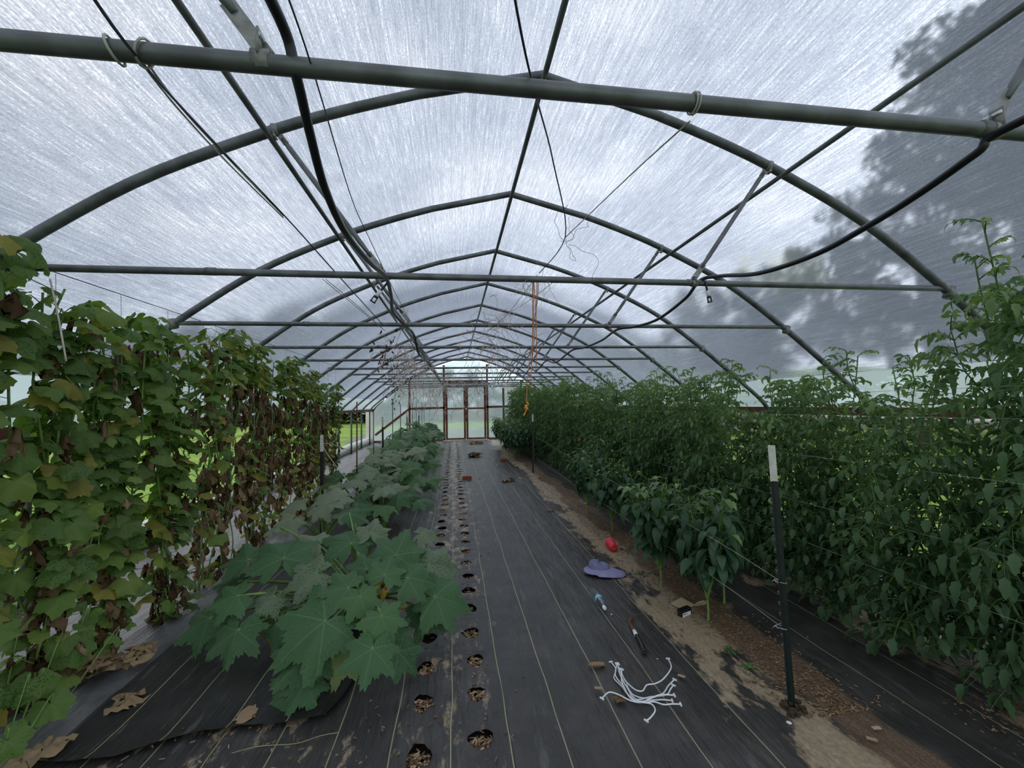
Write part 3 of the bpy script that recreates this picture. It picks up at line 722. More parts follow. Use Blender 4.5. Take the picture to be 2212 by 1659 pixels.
for i, kd in enumerate(order):
    y = 1.75 + i * .47
    x = -2.30 + ru(-.05, .05) - .006 * i
    me = CV[kd, i % {'A': 3, 'B': 4, 'M': 2}[kd]]
    word = {'A': 'leafy green cucumber vine', 'M': 'half withered cucumber vine', 'B': 'mostly brown withered cucumber vine'}[kd]
    t = thing('cucumber_vine', '%s on the left trellis, %s from the camera' % (word, ORD[i]), 'cucumber plant', (x, y, 0), random.choice((0, math.pi)), 'cucumber vines on the left trellis')
    for nm, mm in zip(('foliage', 'yellow_foliage', 'withered_foliage', 'stem', 'dry_stem'), me):
        if len(mm.vertices): link(nm, mm, t)
    t.scale = (1, 1, ru(.97, 1.03) * (1.0 if i < 11 else 1 - .035 * (i - 10)))
# trellis strings per plant and netting lines
for i in range(15):
    y = 1.75 + i * .47; mb = MB(); mb.tube([(-2.3, y, 2.44), (-2.28, y + .04, 1.2), (-2.3, y, .0)], .0022, 4)
    tag(mb.build('trellis_string', M['twine']), 'pale string hanging down beside the %s cucumber vine' % ORD[i], 'string', 'vertical strings of the cucumber trellis')
mb = MB(); mb.tube([(-2.3, 1.0, 2.45), (-2.3, 8.9, 2.44)], .003, 5); tag(mb.build('trellis_wire', M['wire']), 'thin wire along the top of the cucumber trellis', 'wire')
line('twine_line', [atZ(500, 1627, .03), atZ(560, 1612, .03), atZ(640, 1606, .03), atZ(690, 1590, .03), atZ(732, 1582, .03)], .0016, 'ythread', 'loose yellowish thread in front of the frayed cloth edge', 'thread')
for (x, y, r1, lab) in ((533, 1542, .075, 'sandy patch showing through a hole in the clean cloth, lower left'),):
    p = atZ(x, y, .04); mb = MB(); n_ = 24; vs = [p + V((0, 0, .003))] + [p + V((math.cos(6.2832 * j / n_) * .045, math.sin(6.2832 * j / n_) * .065, -.001)) * 1.0 + V((math.cos(6.2832 * j / n_), math.sin(6.2832 * j / n_), 0)) * .02 * mnoise.noise(V((j * .9, 2, 0))) for j in range(n_)]
    mb.add(vs, [(0, 1 + j, 1 + (j + 1) % n_) for j in range(n_)], None, .55); tag(mb.build('sand_patch', M['chip']), lab, 'sand')
# low creeping leaves in the near left corner
t = thing('cucumber_vine', 'low green cucumber shoot creeping at the bottom left corner', 'cucumber plant', (-2.1, 2.15, 0), 0, None)
G = MB(); S = MB(); base = V((-2.1, 2.15, 0))
for (x, y, z, tx, ty, s) in ((110, 1520, .16, 150, 1560, .14), (60, 1480, .30, 20, 1540, .13), (15, 1600, .28, 60, 1640, .12), (130, 1390, .35, 90, 1440, .12), (40, 1380, .4, 90, 1420, .12), (250, 1375, .2, 290, 1390, .1), (90, 1470, .25, 130, 1500, .12), (190, 1330, .38, 170, 1370, .10)):
    p = atZ(x, y, z) - base; q = atZ(tx, ty, z - .08) - base
    addleaf(G, random.choice(CL), p, q - p, V((ru(-.2, .6), -ru(.2, .8), 1)), s * .72, ru(0, .8)); S.tube(cr([V((0, 0, .02)), V((p.x * .5, p.y * .5, .03)), p + V((0, 0, .04)), p], 4), .003, 5)
G.build('foliage', M['cuc'], t); S.build('stem', M['gstem'], t)
# fallen dry leaves
def flatdry(px, py, s, lab, mt='tan', seed=0, n=1):
    p = atZ(px, py, .03); mb = MB(); rg = random.Random(seed)
    for k in range(n):
        d = cleaf(1, rg.randint(0, 99), 22); vs = [(v[0], v[1] * .8, v[2] * .3 + rg.uniform(-.13, .13) + .10) for v in d[0]]
        a = rg.uniform(0, 6.28); o = V((rg.uniform(-1, 1), rg.uniform(-1, 1), 0)) * s * (.9 if n > 1 else 0)
        fs = [f for f in d[1] if rg.random() > .10]
        addleaf(mb, (vs, fs, d[2]), o + V((0, 0, .012 * k)), (math.cos(a), math.sin(a), rg.uniform(-.1, .1)), (rg.uniform(-.2, .2), rg.uniform(-.3, .1), 1), s, rg.random())
    o = mb.build('dry_leaf' if n == 1 else 'dry_leaf_clump', M[mt]); o.location = p
    o['label'] = lab; o['category'] = 'dry leaf' if n == 1 else 'dry leaves'
    return o
flatdry(215, 1450, .11, 'crumpled tan dead leaves in a clump under the near trellis', seed=3, n=6)
flatdry(300, 1415, .11, 'tan dead leaf clump lying against the cloth edge, lower left', seed=5, n=4)
flatdry(85, 1615, .12, 'two tan dead leaves at the very bottom left', seed=8, n=2)
flatdry(270, 1516, .12, 'single tan dead leaf with a hole on black cloth, lower left', seed=9)
flatdry(440, 1240, .08, 'small brown dead leaves behind the big squash bush', 'dry', 11, 4)
flatdry(560, 1215, .09, 'brown dead leaf clump between trellis and squash', 'dry', 12, 4)
flatdry(650, 1120, .09, 'brown dead leaves beside the white-topped post', 'dry', 13, 5)
flatdry(1030, 985, .22, 'rust-brown heap of dead leaves in the middle of the far aisle', 'dry', 14, 7)
flatdry(1188, 1102, .06, 'small tan dead leaf halfway up the aisle', 'tan', 15)
flatdry(1100, 1038, .12, 'thin brown plant litter right of the aisle middle', 'dry', 16, 3)
flatdry(1030, 958, .25, 'pale dead leaf litter near the far door', 'tan', 17, 5)
flatdry(1035, 1033, .06, 'small tan scrap beside the brick', 'tan', 18)
flatdry(1340, 1507, .05, 'tan scrap of leaf lying under the white ties', 'tan', 19)
flatdry(540, 1545, .05, 'small tan leaf scrap at the frayed cloth edge', 'tan', 20)

# ------------------------------------------------------------------ tomatoes
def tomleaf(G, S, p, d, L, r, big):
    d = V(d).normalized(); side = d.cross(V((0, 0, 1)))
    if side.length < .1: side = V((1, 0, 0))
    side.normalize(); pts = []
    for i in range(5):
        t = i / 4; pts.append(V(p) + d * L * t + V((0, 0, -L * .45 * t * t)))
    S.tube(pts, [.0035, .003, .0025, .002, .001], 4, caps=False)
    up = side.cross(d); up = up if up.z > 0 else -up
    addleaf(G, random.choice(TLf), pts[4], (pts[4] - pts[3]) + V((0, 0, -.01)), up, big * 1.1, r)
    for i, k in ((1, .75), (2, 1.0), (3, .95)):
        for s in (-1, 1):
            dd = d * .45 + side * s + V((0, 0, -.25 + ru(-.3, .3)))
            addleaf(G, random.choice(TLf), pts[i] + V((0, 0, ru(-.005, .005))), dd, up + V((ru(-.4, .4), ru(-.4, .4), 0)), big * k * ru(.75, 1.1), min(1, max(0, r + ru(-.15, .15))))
def tomato(seed, H=1.72):
    random.seed(seed); G, S = MB(), MB(); fr = []
    for s in range(7):
        top = V((ru(-.34, .34), ru(-.32, .32), H * ru(.80, 1.06)))
        path = cr(wander((ru(-.06, .06), ru(-.1, .1), 0), top, 8, .07), 3)
        # lean out in the middle so that the hedge bulges
        bul = V((ru(-.25, .25), ru(-.1, .1), 0)); n = len(path)
        path = [p + bul * math.sin(math.pi * i / (n - 1)) for i, p in enumerate(path)]
        S.tube(path, [.008 - .005 * i / n for i in range(n)], 5)
        for i, p in enumerate(path):
            if i < 2: continue
            f = i / n
            for rep in range(3 if f > .15 else 2):
                a = ru(0, 6.28); up = ru(.0, .5) if f < .85 else ru(.4, 1.3)
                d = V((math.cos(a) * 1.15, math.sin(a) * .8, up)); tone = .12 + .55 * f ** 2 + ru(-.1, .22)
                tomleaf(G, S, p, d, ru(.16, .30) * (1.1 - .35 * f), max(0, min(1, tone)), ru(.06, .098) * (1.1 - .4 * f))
            if rnd() < .05 and .2 < f < .8: fr.append(p + V((ru(-.15, .15), ru(-.1, .1), -.05)))
    for k in range(3):   # tall loose tips
        a = V((ru(-.3, .1), ru(-.2, .2), H * .85)); b = a + V((ru(-.12, .08), ru(-.1, .1), ru(.35, .62))); path = cr(wander(a, b, 3, .02), 3)
        S.tube(path, .004, 5)
        for p in path[2:]:
            an = ru(0, 6.28); tomleaf(G, S, p, (math.cos(an), math.sin(an), .8), ru(.10, .17), ru(.5, .95), ru(.035, .055))
    return G, S, fr
TV = []
for i in range(5):
    G, S, fr = tomato(300 + i); TV.append((G.mesh('foliage', M['tom']), S.mesh('stem', M['dstem'] if i % 2 else M['gstem']), fr))
tm = MB(); tm.lathe([(.001, -.028), (.018, -.024), (.030, -.008), (.031, .006), (.022, .022), (.008, .026), (.001, .024)], Matrix.Identity(4), 12)
tmg = tm.mesh('tomato_fruit', M['tomato']); tmr = tm.mesh('tomato_fruit', M['redtom'])
random.seed(33)
for i in range(33):
    y = 1.35 + i * .475; me = TV[i % 5]
    x = 3.00 - .012 * i + ru(-.05, .05)
    t = thing('tomato_plant', 'tall bushy tomato plant in the right hedge, %s from the camera' % ORD[i], 'tomato plant', (x, y, 0), 0 if i % 2 else math.pi, 'tomato plants of the right hedge')
    link('foliage', me[0], t); link('stem', me[1], t)
    t.scale = (1, 1, (1.26 if i < 2 else ru(.93, 1.0)) * (1 + .0095 * i))
    if i < 14:
        for p in me[2][:5]: link('tomato_fruit', tmg if rnd() < .96 else tmr, t, p)

# ------------------------------------------------------------------ peppers
def pepper(seed, H=.95, W=.26, stems=9, per=26, ls=.105):
    random.seed(seed); G, S = MB(), MB()
    for s in range(stems):
        a = ru(0, 6.28); w_ = W * (.25 + .75 * math.sqrt(rnd())); top = V((math.cos(a) * w_, math.sin(a) * w_, H * ru(.62, 1.0)))
        fork = V((top.x * .3, top.y * .3, H * ru(.28, .42)))
        if s == 0:
            hub = V((0, 0, H * .16)); S.tube(cr([(0, 0, -.01), (.006, .004, H * .08), hub], 4), [.011, .010, .009, .009, .009, .009, .009, .009, .008], 7)
        path = cr([hub, fork, fork.lerp(top, .5) + V((ru(-.03, .03), ru(-.03, .03), 0)), top], 6); n = len(path)
        S.tube(path, [.0055 - .003 * i / n for i in range(n)], 5)
        for k in range(per):
            f = (k + .5) / per; f = .38 + .62 * f; p = path[min(n - 1, int(f * (n - 1)))]
            an = 2.4 * k + ru(-.5, .5); d = V((math.cos(an), math.sin(an), ru(.1, .6) if f < .9 else .9)); q = p + d.normalized() * ru(.03, .11)
            S.tube([p, q], .002, 3, caps=False)
            s_ = ls * ru(.6, 1.25) * (1 if f < .88 else .65)
            addleaf(G, random.choice(PL), q, V((math.cos(an), math.sin(an), -ru(-.1, 1.1) if f < .92 else .3)), V((math.cos(an) * .6, math.sin(an) * .6, 1)), s_, (ru(0, .72) if f < .93 else ru(.7, 1)))
    return G, S
def pepperfruit(): 
    mb = MB(); mb.tube([(0, 0, .02), (0, 0, 0), (.003, 0, -.03), (.008, 0, -.07), (.018, 0, -.10)], [.003, .010, .012, .009, .002], 8); return mb.mesh('pepper_fruit', M['pepper'])
PF = pepperfruit()
def put_pepper(loc, H, W, seed, label, stems=9, per=26, ls=.105, nf=4, group='pepper plants in front of the tomatoes'):
    G, S = pepper(seed, H, W, stems, per, ls)
    t = thing('pepper_plant', label, 'pepper plant', loc, 0, group); G.build('foliage', M['pep'], t); S.build('stem', M['gstem'], t)
    for k in range(nf):
        f = link('pepper_fruit', PF, t, (ru(-W, W) * .6, -W * ru(.2, .6), H * ru(.6, .88))); f.scale = (.6, .6, .6); f.rotation_euler = (ru(-.7, .7), ru(-.7, .7), ru(0, 6))
put_pepper((1.84, 2.84, 0), 1.00, .24, 1, 'nearest pepper plant, beside the cardboard scraps', 11, 24, .135, 2)
put_pepper((2.12, 3.05, 0), 1.10, .18, 22, 'tall thin pepper plant just left of the near post', 6, 16, .13, 1)
put_pepper((1.78, 3.42, 0), .98, .26, 2, 'bushy pepper plant right of the lavender cap', 14, 26, .125, 2)
put_pepper((1.98, 3.85, 0), .92, .24, 12, 'pepper plant tucked behind the bushy one by the cap', 10, 24, .12, 1)
put_pepper((1.95, 4.95, 0), .92, .30, 3, 'rounded pepper plant behind the red cup', 15, 26, .12, 2)
put_pepper((1.85, 5.6, 0), 1.12, .26, 4, 'tall pepper plant further up behind the red cup', 11, 24, .115, 1)
for i, (x, y) in enumerate(((1.7, 11.6), (1.95, 12.3), (1.75, 13.0), (2.0, 13.7), (1.8, 14.4), (2.0, 15.2), (1.8, 16.0))):
    put_pepper((x, y, 0), 1.18, .46, 40 + i, 'dense dark pepper bush by the far aisle, %s of its group from the camera' % ORD[i], 22, 24, .14, 0, 'dark pepper bushes near the far door')

# ------------------------------------------------------------------ posts and stakes
def tpost(p0, p1, lab, w=.032, tipf=.14):
    p0, p1 = V(p0), V(p1); t = thing('fence_post', lab, 'post', p0, 0, 'studded steel T posts'); d = p1 - p0; L = d.length; u = d.normalized()
    ang = u.to_track_quat('Z', 'Y'); t.rotation_mode = 'QUATERNION'; t.rotation_quaternion = ang
    def tee(mb, z0, z1, k=1.0):
        mb.box((0, 0, (z0 + z1) / 2), (w * .5 * k, .0028 * k, (z1 - z0) / 2)); mb.box((0, w * .42, (z0 + z1) / 2), (.0028 * k, w * .42, (z1 - z0) / 2))
    mb = MB(); tee(mb, -.05, L * (1 - tipf)); b = mb.build('shaft', M['post'], t, False)
    mb = MB(); tee(mb, L * (1 - tipf), L, 1.15); mb.build('painted_tip', M['postw'], t, False)
    mb = MB(); n = int(L / .055)
    for i in range(n): mb.box((.004, -.006, .04 + i * .055), (.0022, .006, .012), Matrix.Rotation(.5, 3, 'Y'))
    s = mb.build('studs', M['strap'], t, False); s['kind'] = 'stuff'
    return t
a = atZ(1705, 1530, .0); b = atY(1661, 962, 2.02)
tpost(a, b, 'near black studded steel post with chipped white top, right of aisle', .034)
mb = MB(); p = atZ(1712, 1528, .03)
for i in range(14): mb.box(p + V((ru(-.05, .07), ru(-.04, .04), ru(-.01, .005))), (ru(.008, .02), ru(.006, .015), .006), Matrix.Rotation(ru(0, 3), 3, 'Z'))
tag(mb.build('soil_clod', M['soil'], None, False), 'dark soil clods round the foot of the near post', 'soil', None, 'stuff')
tpost(atZ(1153, 1022), atY(1152, 895, 9.46), 'slim black post with pale top in front of the tomato hedge', .04, .13)
tpost(atZ(693, 1150, 0) , atY(693, 940, atZ(693, 1150, 0).y), 'black post with white top between trellis and squash', .04, .17)
for i, (bx, by, tx, ty, kind) in enumerate(((827, 1030, 825, 901, 't'), (880, 955, 878, 888, 't'), (904, 940, 906, 884, 't'))):
    q = atZ(bx, by); q = V((min(q.x, -1.3), min(q.y, 17), 0)) if i else q
    Yp = q.y; base = atY(bx, by, Yp); base.z = 0
    tpost(base, V((atY(tx, ty, Yp).x, Yp, atY(tx, ty, Yp).z)), 'white-topped post among the squash, %s beyond the near one' % ORD[i], .04, .17)
def stake(x, ytop, Y, lab, r=.008, mat='rust', X2=None):
    a = atY(x, ytop, Y); mb = MB(); mb.tube([(a.x + .0, Y, 0), (a.x, Y, a.z * .5), (a.x, Y, a.z)], r, 6)
    return tag(mb.build('stake', M[mat]), lab, 'stake', 'thin stakes among the squash')
stake(771, 868, 7.6, 'brown stake at the far end of the cucumber trellis', .012)
stake(807, 888, 8.9, 'thin dark stake left of the white-topped post among squash', .009, 'wire')
stake(848, 863, 12.2, 'leftmost thin dark stake in front of the diagonal brace', .012, 'wire')
stake(865, 873, 12.8, 'thin dark stake just right of the diagonal brace foot', .012, 'wire')
stake(891, 871, 13.6, 'thin dark stake right of the left end-wall stud', .011, 'wire')
stake(899, 877, 14.2, 'short thin stake beside the left end-wall stud', .008, 'wire')
stake(911, 868, 15.2, 'thin stake left of the doors, right of its neighbours', .009, 'wire')
stake(916, 880, 16, 'thinnest stake nearest the left door', .008, 'wire')
mb = MB(); a = atY(1087, 838, 17.5); mb.beam((a.x, 17.5, 0), (a.x, 17.5, a.z), .09, .05, (0, 1, 0)); tag(mb.build('wooden_post', M['grime'], None, False), 'weathered wooden post at the far end of the tomato hedge', 'post')
# strings
pb = lambda x, y: atY(x, y, 2.0)
def ring(mb, c, R1, r=.002, n=12): 
    c = V(c); mb.tube([c + V((math.cos(a) * R1, math.sin(a) * R1, .004 * math.sin(a * 2))) for a in [6.2832 * i / n for i in range(n + 1)]], r, 5)
for (y0, endpx, Ye, lab) in ((1258, (1160, 945), 9.46, 'upper'), (1357, (1160, 990), 9.46, 'lower')):
    a = pb(1690 if y0 < 1300 else 1692, y0); e = atY(*endpx, Ye); pts = [a, a.lerp(e, .12) + V((0, 0, .02)), a.lerp(e, .5) + V((0, 0, .0)), e]
    mb = MB(); mb.tube(cr(pts, 6), .0012, 5); ring(mb, a + V((0, .012, 0)), .026, .0018); mb.tube([a + V((-.03, 0, 0)), a + V((-.045, 0, .02)), a + V((-.06, 0, .01))], .002, 4)
    tag(mb.build('twine_line', M['twine']), '%s white twine tied round the near post beside the peppers' % lab, 'twine')
for i, (z, X) in enumerate(((1.66, 2.72), (1.50, 2.70), (1.20, 2.62), (.85, 2.60), (.55, 2.62))):
    line('twine_line', [(X, 1.0, z + .02), (X - .03, 4, z), (X - .1, 8, z + .01), (X - .25, 16.5, z)], .0011, 'gtwine', 'thin green line through the tomato hedge, %s from the top' % ORD[i], 'twine', 8, 'support lines of the tomato hedge')
line('twine_line', [atY(1845, 905, 2.6), atY(1880, 890, 2.6), atY(2010, 895, 2.6), atY(2050, 882, 2.6)], .003, 'twine', 'white string end caught on the near tomato tops', 'twine')
line('twine_line', [atZ(780, 1075, .35), V((-2.18, 7.2, 1.0)), atY(757, 973, 7.6)], .006, 'twine', 'taut white string slanting left of the brown stake', 'twine')

# ------------------------------------------------------------------ overhead hoses, wires, twine
def hose(pts, lab, mats='hose', r=.0125):
    t = thing('irrigation_hose', lab, 'hose', pts[0], 0, 'black irrigation hoses tied to the crossbars'); o = V(pts[0])
    mb = MB(); mb.tube([p - o for p in cr(pts, 8)], r, 10); mb.build('pipe', M['hose'], t); return t, o
L_ = [V((-.37, -.58, 2.45)), V((-.37, .2, 2.36)), atX(585, 0, -.37), atX(640, 165, -.36), atX(670, 290, -.37), atX(703, 410, -.38), atX(748, 505, -.39), atX(800, 568, -.39), atX(834, 600, -.39), atY(845, 640, 2.9), atY(850, 676, 3.4), atY(878, 706, 4.0), atY(893, 722, 4.5), atY(905, 765, 5.1), atY(914, 772, 5.6)]
for y in RIBY[5:]: L_ += [V((-.42, y - .7, 2.33)), V((-.42, y, 2.40))]
hl, ol = hose(L_, 'black hose sagging along the left struts under the roof')
R_ = [V((1.55, -.58, 2.42)), V((1.56, .2, 2.33)), atX(2212, 258, 1.57), atX(2110, 330, 1.57), atX(1990, 415, 1.6), atX(1880, 485, 1.63), atX(1760, 550, 1.65), atX(1640, 590, 1.68), atX(1560, 596, 1.7), atX(1512, 606, 1.7), atY(1480, 645, 2.9), atY(1420, 690, 3.4), atY(1370, 706, 3.8), atY(1333, 712, 4.04), atY(1300, 735, 4.7), atY(1262, 751, 5.3), atY(1235, 757, 5.6)]
for y in RIBY[5:]: R_ += [V((1.66, y - .7, 2.30)), V((1.66, y, 2.40))]
hr, orr = hose(R_, 'black hose sagging along the right struts under the roof')
for t, o, ppx, Y, d in ((hl, ol, [(836, 612), (825, 625), (813, 640), (805, 652)], 2.5, -1), (hr, orr, [(1523, 608), (1527, 625), (1531, 640), (1534, 653)], 2.5, 1)):
    P = [atY(x, y, Y) - o for x, y in ppx]
    mb = MB(); mb.tube([P[0], P[1], P[2]], .007, 8); s = mb.build('sprinkler', M['hose'], t)
    mb = MB(); mb.tube([P[1].lerp(P[2], .2), P[2]], .012, 10); mb.build('white_collar', M['white'], s)
    mb = MB(); u = (P[3] - P[2]).normalized(); sx = u.cross(V((0, 1, 0)))
    mb.tube([P[2], P[2] + u * .012], .011, 8); mb.beam(P[2] + sx * .012, P[2] + sx * .012 + u * .04, .008, .005); mb.beam(P[2] - sx * .012, P[2] - sx * .012 + u * .04, .008, .005); mb.beam(P[2] + sx * .016 + u * .04, P[2] - sx * .016 + u * .04, .012, .008)
    mb.build('nozzle', M['black'], s)
line('overhead_wire', [atY(165, -60, .7), atY(300, 128, .97), atY(470, 315, 1.5), atY(620, 472, 2.1), atY(735, 600, 2.6), atY(830, 705, 4.0)], .0035, 'wire', 'dark wire from the upper left looped by white twine', 'wire')
line('overhead_wire', [atY(610, -40, .7), atY(680, 165, 1.0), atY(760, 430, 1.8), atY(800, 520, 2.2), atY(850, 625, 2.9), atY(884, 690, 4.0)], .002, 'wire', 'thin wire beside the left hose', 'wire')
line('overhead_wire', [atY(1105, -60, .7), atY(1118, 30, .8), atY(1150, 180, 1.0), atY(1195, 350, 1.6), atY(1221, 512, 2.2), atY(1165, 590, 2.5)], .003, 'wire', 'dark wire curving down from the top centre to a knot', 'wire')
a = atY(1490, 262, .97); mb = MB(); mb.tube(cr([a, atY(1360, 380, 1.5), atY(1222, 512, 2.2)], 4), .0025, 5); ringc = V((a.x + .01, .97, 2.43))
for dx in (0, .008): mb.tube([ringc + V((dx, math.cos(q) * .026, math.sin(q) * .026)) for q in [6.2832 * i / 12 for i in range(13)]], .0025, 5)
tag(mb.build('twine_line', M['twine']), 'pale twine from the near crossbar to the knot at centre', 'twine')
a = atY(302, 130, .97); mb = MB()
for q, off in ((0, 0), (1, .012)):
    mb.tube(cr([a + V((off, 0, 0)), atY(385 + q * 12, 235 + q * 4, 1.3), atY(500 + q * 10, 360, 1.65), atY(612, 470 - q * 4, 2.1)], 5), .003, 5)
c = V((a.x - .02, .97, 2.425))
for dx in (-.03, .03): mb.tube([c + V((dx + .3 * dx * math.sin(q), math.cos(q) * .027, math.sin(q) * .027)) for q in [6.2832 * i / 12 for i in range(13)]], .003, 5)
tag(mb.build('twine_loop', M['twine']), 'doubled white twine tied to the nearest crossbar at left', 'twine')
mb = MB()
for q in (0, 1): mb.tube(cr([atY(697 + q * 6, 603, 2.52), atY(760 + q * 6, 655, 2.9), atY(832, 715, 3.9)], 5), .0022, 5)
tag(mb.build('twine_loop', M['twine']), 'doubled twine from the second crossbar slanting to the next', 'twine')
line('twine_line', [atY(108, 603, 2.4), atY(125, 680, 2.4), atY(143, 780, 2.4)], .004, 'ptwine', 'faded string hanging from the second crossbar by the vines', 'twine')
mb = MB()
for (x0, x1, yb) in ((1150, 1145, 850), (1153, 1158, 800), (1160, 1148, 790), (1163, 1152, 700)): mb.tube(cr([atY(x0, 604, 2.52), atY((x0 + x1) / 2 + 3, (604 + yb) / 2, 2.54), atY(x1, yb, 2.56)], 5), .0028, 5)
mb.tube(cr([atY(1152, 604, 2.52), atY(1152, 720, 2.52), atY(1141, 800, 2.52), atY(1137, 872, 2.52)], 5), .0028, 5)
tag(mb.build('hanging_twine', M['rtwine']), 'bunch of rust-orange strings hanging from the second crossbar', 'twine')
mb = MB(); pts = [atY(1137, 868, 2.52), atY(1141, 874, 2.52), atY(1134, 880, 2.53), atY(1140, 884, 2.50), atY(1134, 874, 2.51), atY(1138, 882, 2.5), atY(1134, 892, 2.52), atY(1131, 898, 2.52)]
mb.tube(cr(pts, 4), .005, 6); tag(mb.build('twine_knot', M['orange']), 'bright orange knotted end of the hanging string', 'twine')
def tangle(name, box, Y, n, r, mat, lab, seed, hang=.5, curl=.05, steps=10):
    random.seed(seed); mb = MB(); (x0, y0), (x1, y1) = box
    for i in range(n):
        t = rnd(); p = atY(x0 + (x1 - x0) * t + ru(-8, 8), y0 + (y1 - y0) * t + ru(-6, 6), Y + ru(-.15, .15)); pts = [p]; v = V((ru(-1, 1), ru(-.5, .5), -hang))
        for k in range(steps): v = (v + V((ru(-1, 1), ru(-.6, .6), ru(-1, 1) - hang * .5))).normalized(); pts.append(pts[-1] + v * curl)
        mb.tube(cr(pts, 3), r, 3, caps=False)
    return tag(mb.build(name, M[mat]), lab, 'twine')
def at_near(*a): return atY(*a)
tangle('twine_tangle', ((1125, 610), (1190, 612)), 2.5, 12, .0013, 'twine', 'frayed twine knots round the second crossbar', 1, .1, .03, 6)
tangle('twine_tangle', ((1215, 515), (1220, 535)), 2.2, 5, .0012, 'wire', 'loose wire ends at the central knot', 2, .2, .04, 8)
tangle('twine_tangle', ((1045, 700), (1110, 670)), 4.0, 18, .0024, 'ptwine', 'pinkish curled twine hanging from the third crossbar', 3, .4, .06, 9)
tangle('twine_tangle', ((1050, 725), (1075, 770)), 5.5, 24, .0032, 'ptwine', 'pale curled twine behind the third crossbar', 4, .5, .07, 10)
tangle('twine_tangle', ((860, 740), (905, 800)), 5.6, 48, .0028, 'ptwine', 'faded pink netting strands hanging left of centre', 5, .5, .07, 10)
tangle('twine_tangle', ((890, 780), (945, 845)), 7.2, 48, .0034, 'ptwine', 'pale netting strands sloping towards the left door', 6, .5, .08, 10)
tangle('twine_tangle', ((980, 800), (1000, 840)), 8.7, 16, .004, 'ptwine', 'wispy strands hanging in front of the doors', 7, .6, .08, 9)
tangle('twine_tangle', ((1018, 790), (1040, 800)), 8.7, 18, .004, 'twine', 'white strands hanging right of the door centre', 8, .9, .09, 9)
line('twine_line', [atY(1160, 595, 2.5), atY(1095, 680, 3.9), atY(1050, 720, 4.3)], .0022, 'twine', 'pale string from the knot slanting down to the third crossbar', 'twine')
line('twine_line', [atY(1200, 606, 2.52), atY(1110, 670, 4.0), atY(1030, 705, 5.0)], .002, 'twine', 'second pale string slanting towards the third crossbar', 'twine')
line('twine_line', [atY(882, 665, 4.0), atY(872, 700, 4.0), atY(855, 745, 4.6), atY(850, 770, 5)], .002, 'rtwine', 'red string hanging near the left hose', 'twine')
line('twine_line', [atY(900, 735, 5.6), atY(1000, 722, 5.6), atY(1100, 705, 5.6)], .002, 'rtwine', 'thin red string stretched across the middle crossbars', 'twine')
for i, (x, y0, y1) in enumerate(((891, 832, 905), (912, 828, 890), (897, 828, 890), (927, 826, 900), (1030, 830, 900))):
    line('hanging_string', [atY(x, y0, 13.47), atY(x + 3, (y0 + y1) / 2, 13.47), atY(x + (5 if i == 0 else 0), y1, 13.47)], .004, 'wire', 'dark string hanging before the end wall, %s of five from left' % ORD[[0, 2, 1, 3, 4][i]], 'string', 4, 'dark strings hanging before the end wall')
for lab, cx, cy, Y, n, s, seed in (('withered brown vine hanging from the fourth crossbar', 832, 765, 5.6, 40, .045, 1), ('small withered vine scrap below the brown one', 848, 800, 7.15, 18, .04, 2), ('withered black pods hanging before the left end wall', 853, 852, 8.73, 16, .05, 3)):
    random.seed(seed); t = thing('withered_vine', lab, 'dry vine', atY(cx, cy, Y)); G = MB(); S = MB(); o = V((0, 0, 0)); S.tube(cr([(0, 0, 2.43 - t.location.z), (.02, 0, .1), (-.01, 0, -.1)], 4), .003, 4)
    for i in range(n):
        p = V((random.gauss(0, .09), random.gauss(0, .06), random.gauss(0, .12))); S.tube([(0, 0, p.z * .5 + .05), p], .0018, 3, caps=False)
        addleaf(G, random.choice(DL_), p, (ru(-.5, .5), ru(-.5, .5), -1), (ru(-1, 1), ru(-1, 1), 0), s * ru(.7, 1.4), ru(0, .25))
    G.build('withered_foliage', M['dry'], t); S.build('stem', M['bstem'], t)

# ------------------------------------------------------------------ things on the ground cloth
def zl(mat, p, rz=0): return Matrix.Translation(p) @ Matrix.Rotation(rz, 4, 'Z')
# white wire ties: pixel paths in the 2x crop (x=1150+cx*.3013, y=1100+cy*.3013)
def Q(x, y, z=.022): return atZ(1150 + x * .30136, 1100 + y * .30136, z)
ties = [[(563, 1095), (600, 1150), (585, 1210), (640, 1270), (690, 1330), (760, 1375), (850, 1370), (930, 1365), (1000, 1372)],
 [(607, 1105), (620, 1165), (640, 1210), (670, 1240), (690, 1290), (730, 1335), (820, 1355), (930, 1325), (975, 1265), (1018, 1222)],
 [(607, 1108), (595, 1190), (640, 1255), (675, 1320), (740, 1365), (850, 1345), (960, 1330), (990, 1290), (1010, 1262)],
 [(628, 1145), (655, 1210), (685, 1250), (740, 1295), (790, 1302), (820, 1260), (880, 1250), (940, 1215), (995, 1135), (972, 1072)],
 [(612, 1115), (650, 1230), (680, 1280), (720, 1345), (790, 1385), (870, 1380), (940, 1400), (1000, 1396), (1060, 1398)],
 [(500, 1355), (550, 1312), (620, 1330), (700, 1370), (780, 1385), (850, 1355), (920, 1330), (1015, 1333)],
 [(640, 1150), (640, 1230), (665, 1290), (700, 1350), (760, 1380), (850, 1395), (880, 1440), (850, 1490), (818, 1515)]]
tn = ['ending highest at the right', 'curling to the upper right end', 'bending up to the right inner end', 'sweeping out to the far top right end', 'reaching furthest right along the bottom', 'starting at the far left hooked end', 'dropping to the lowest end']
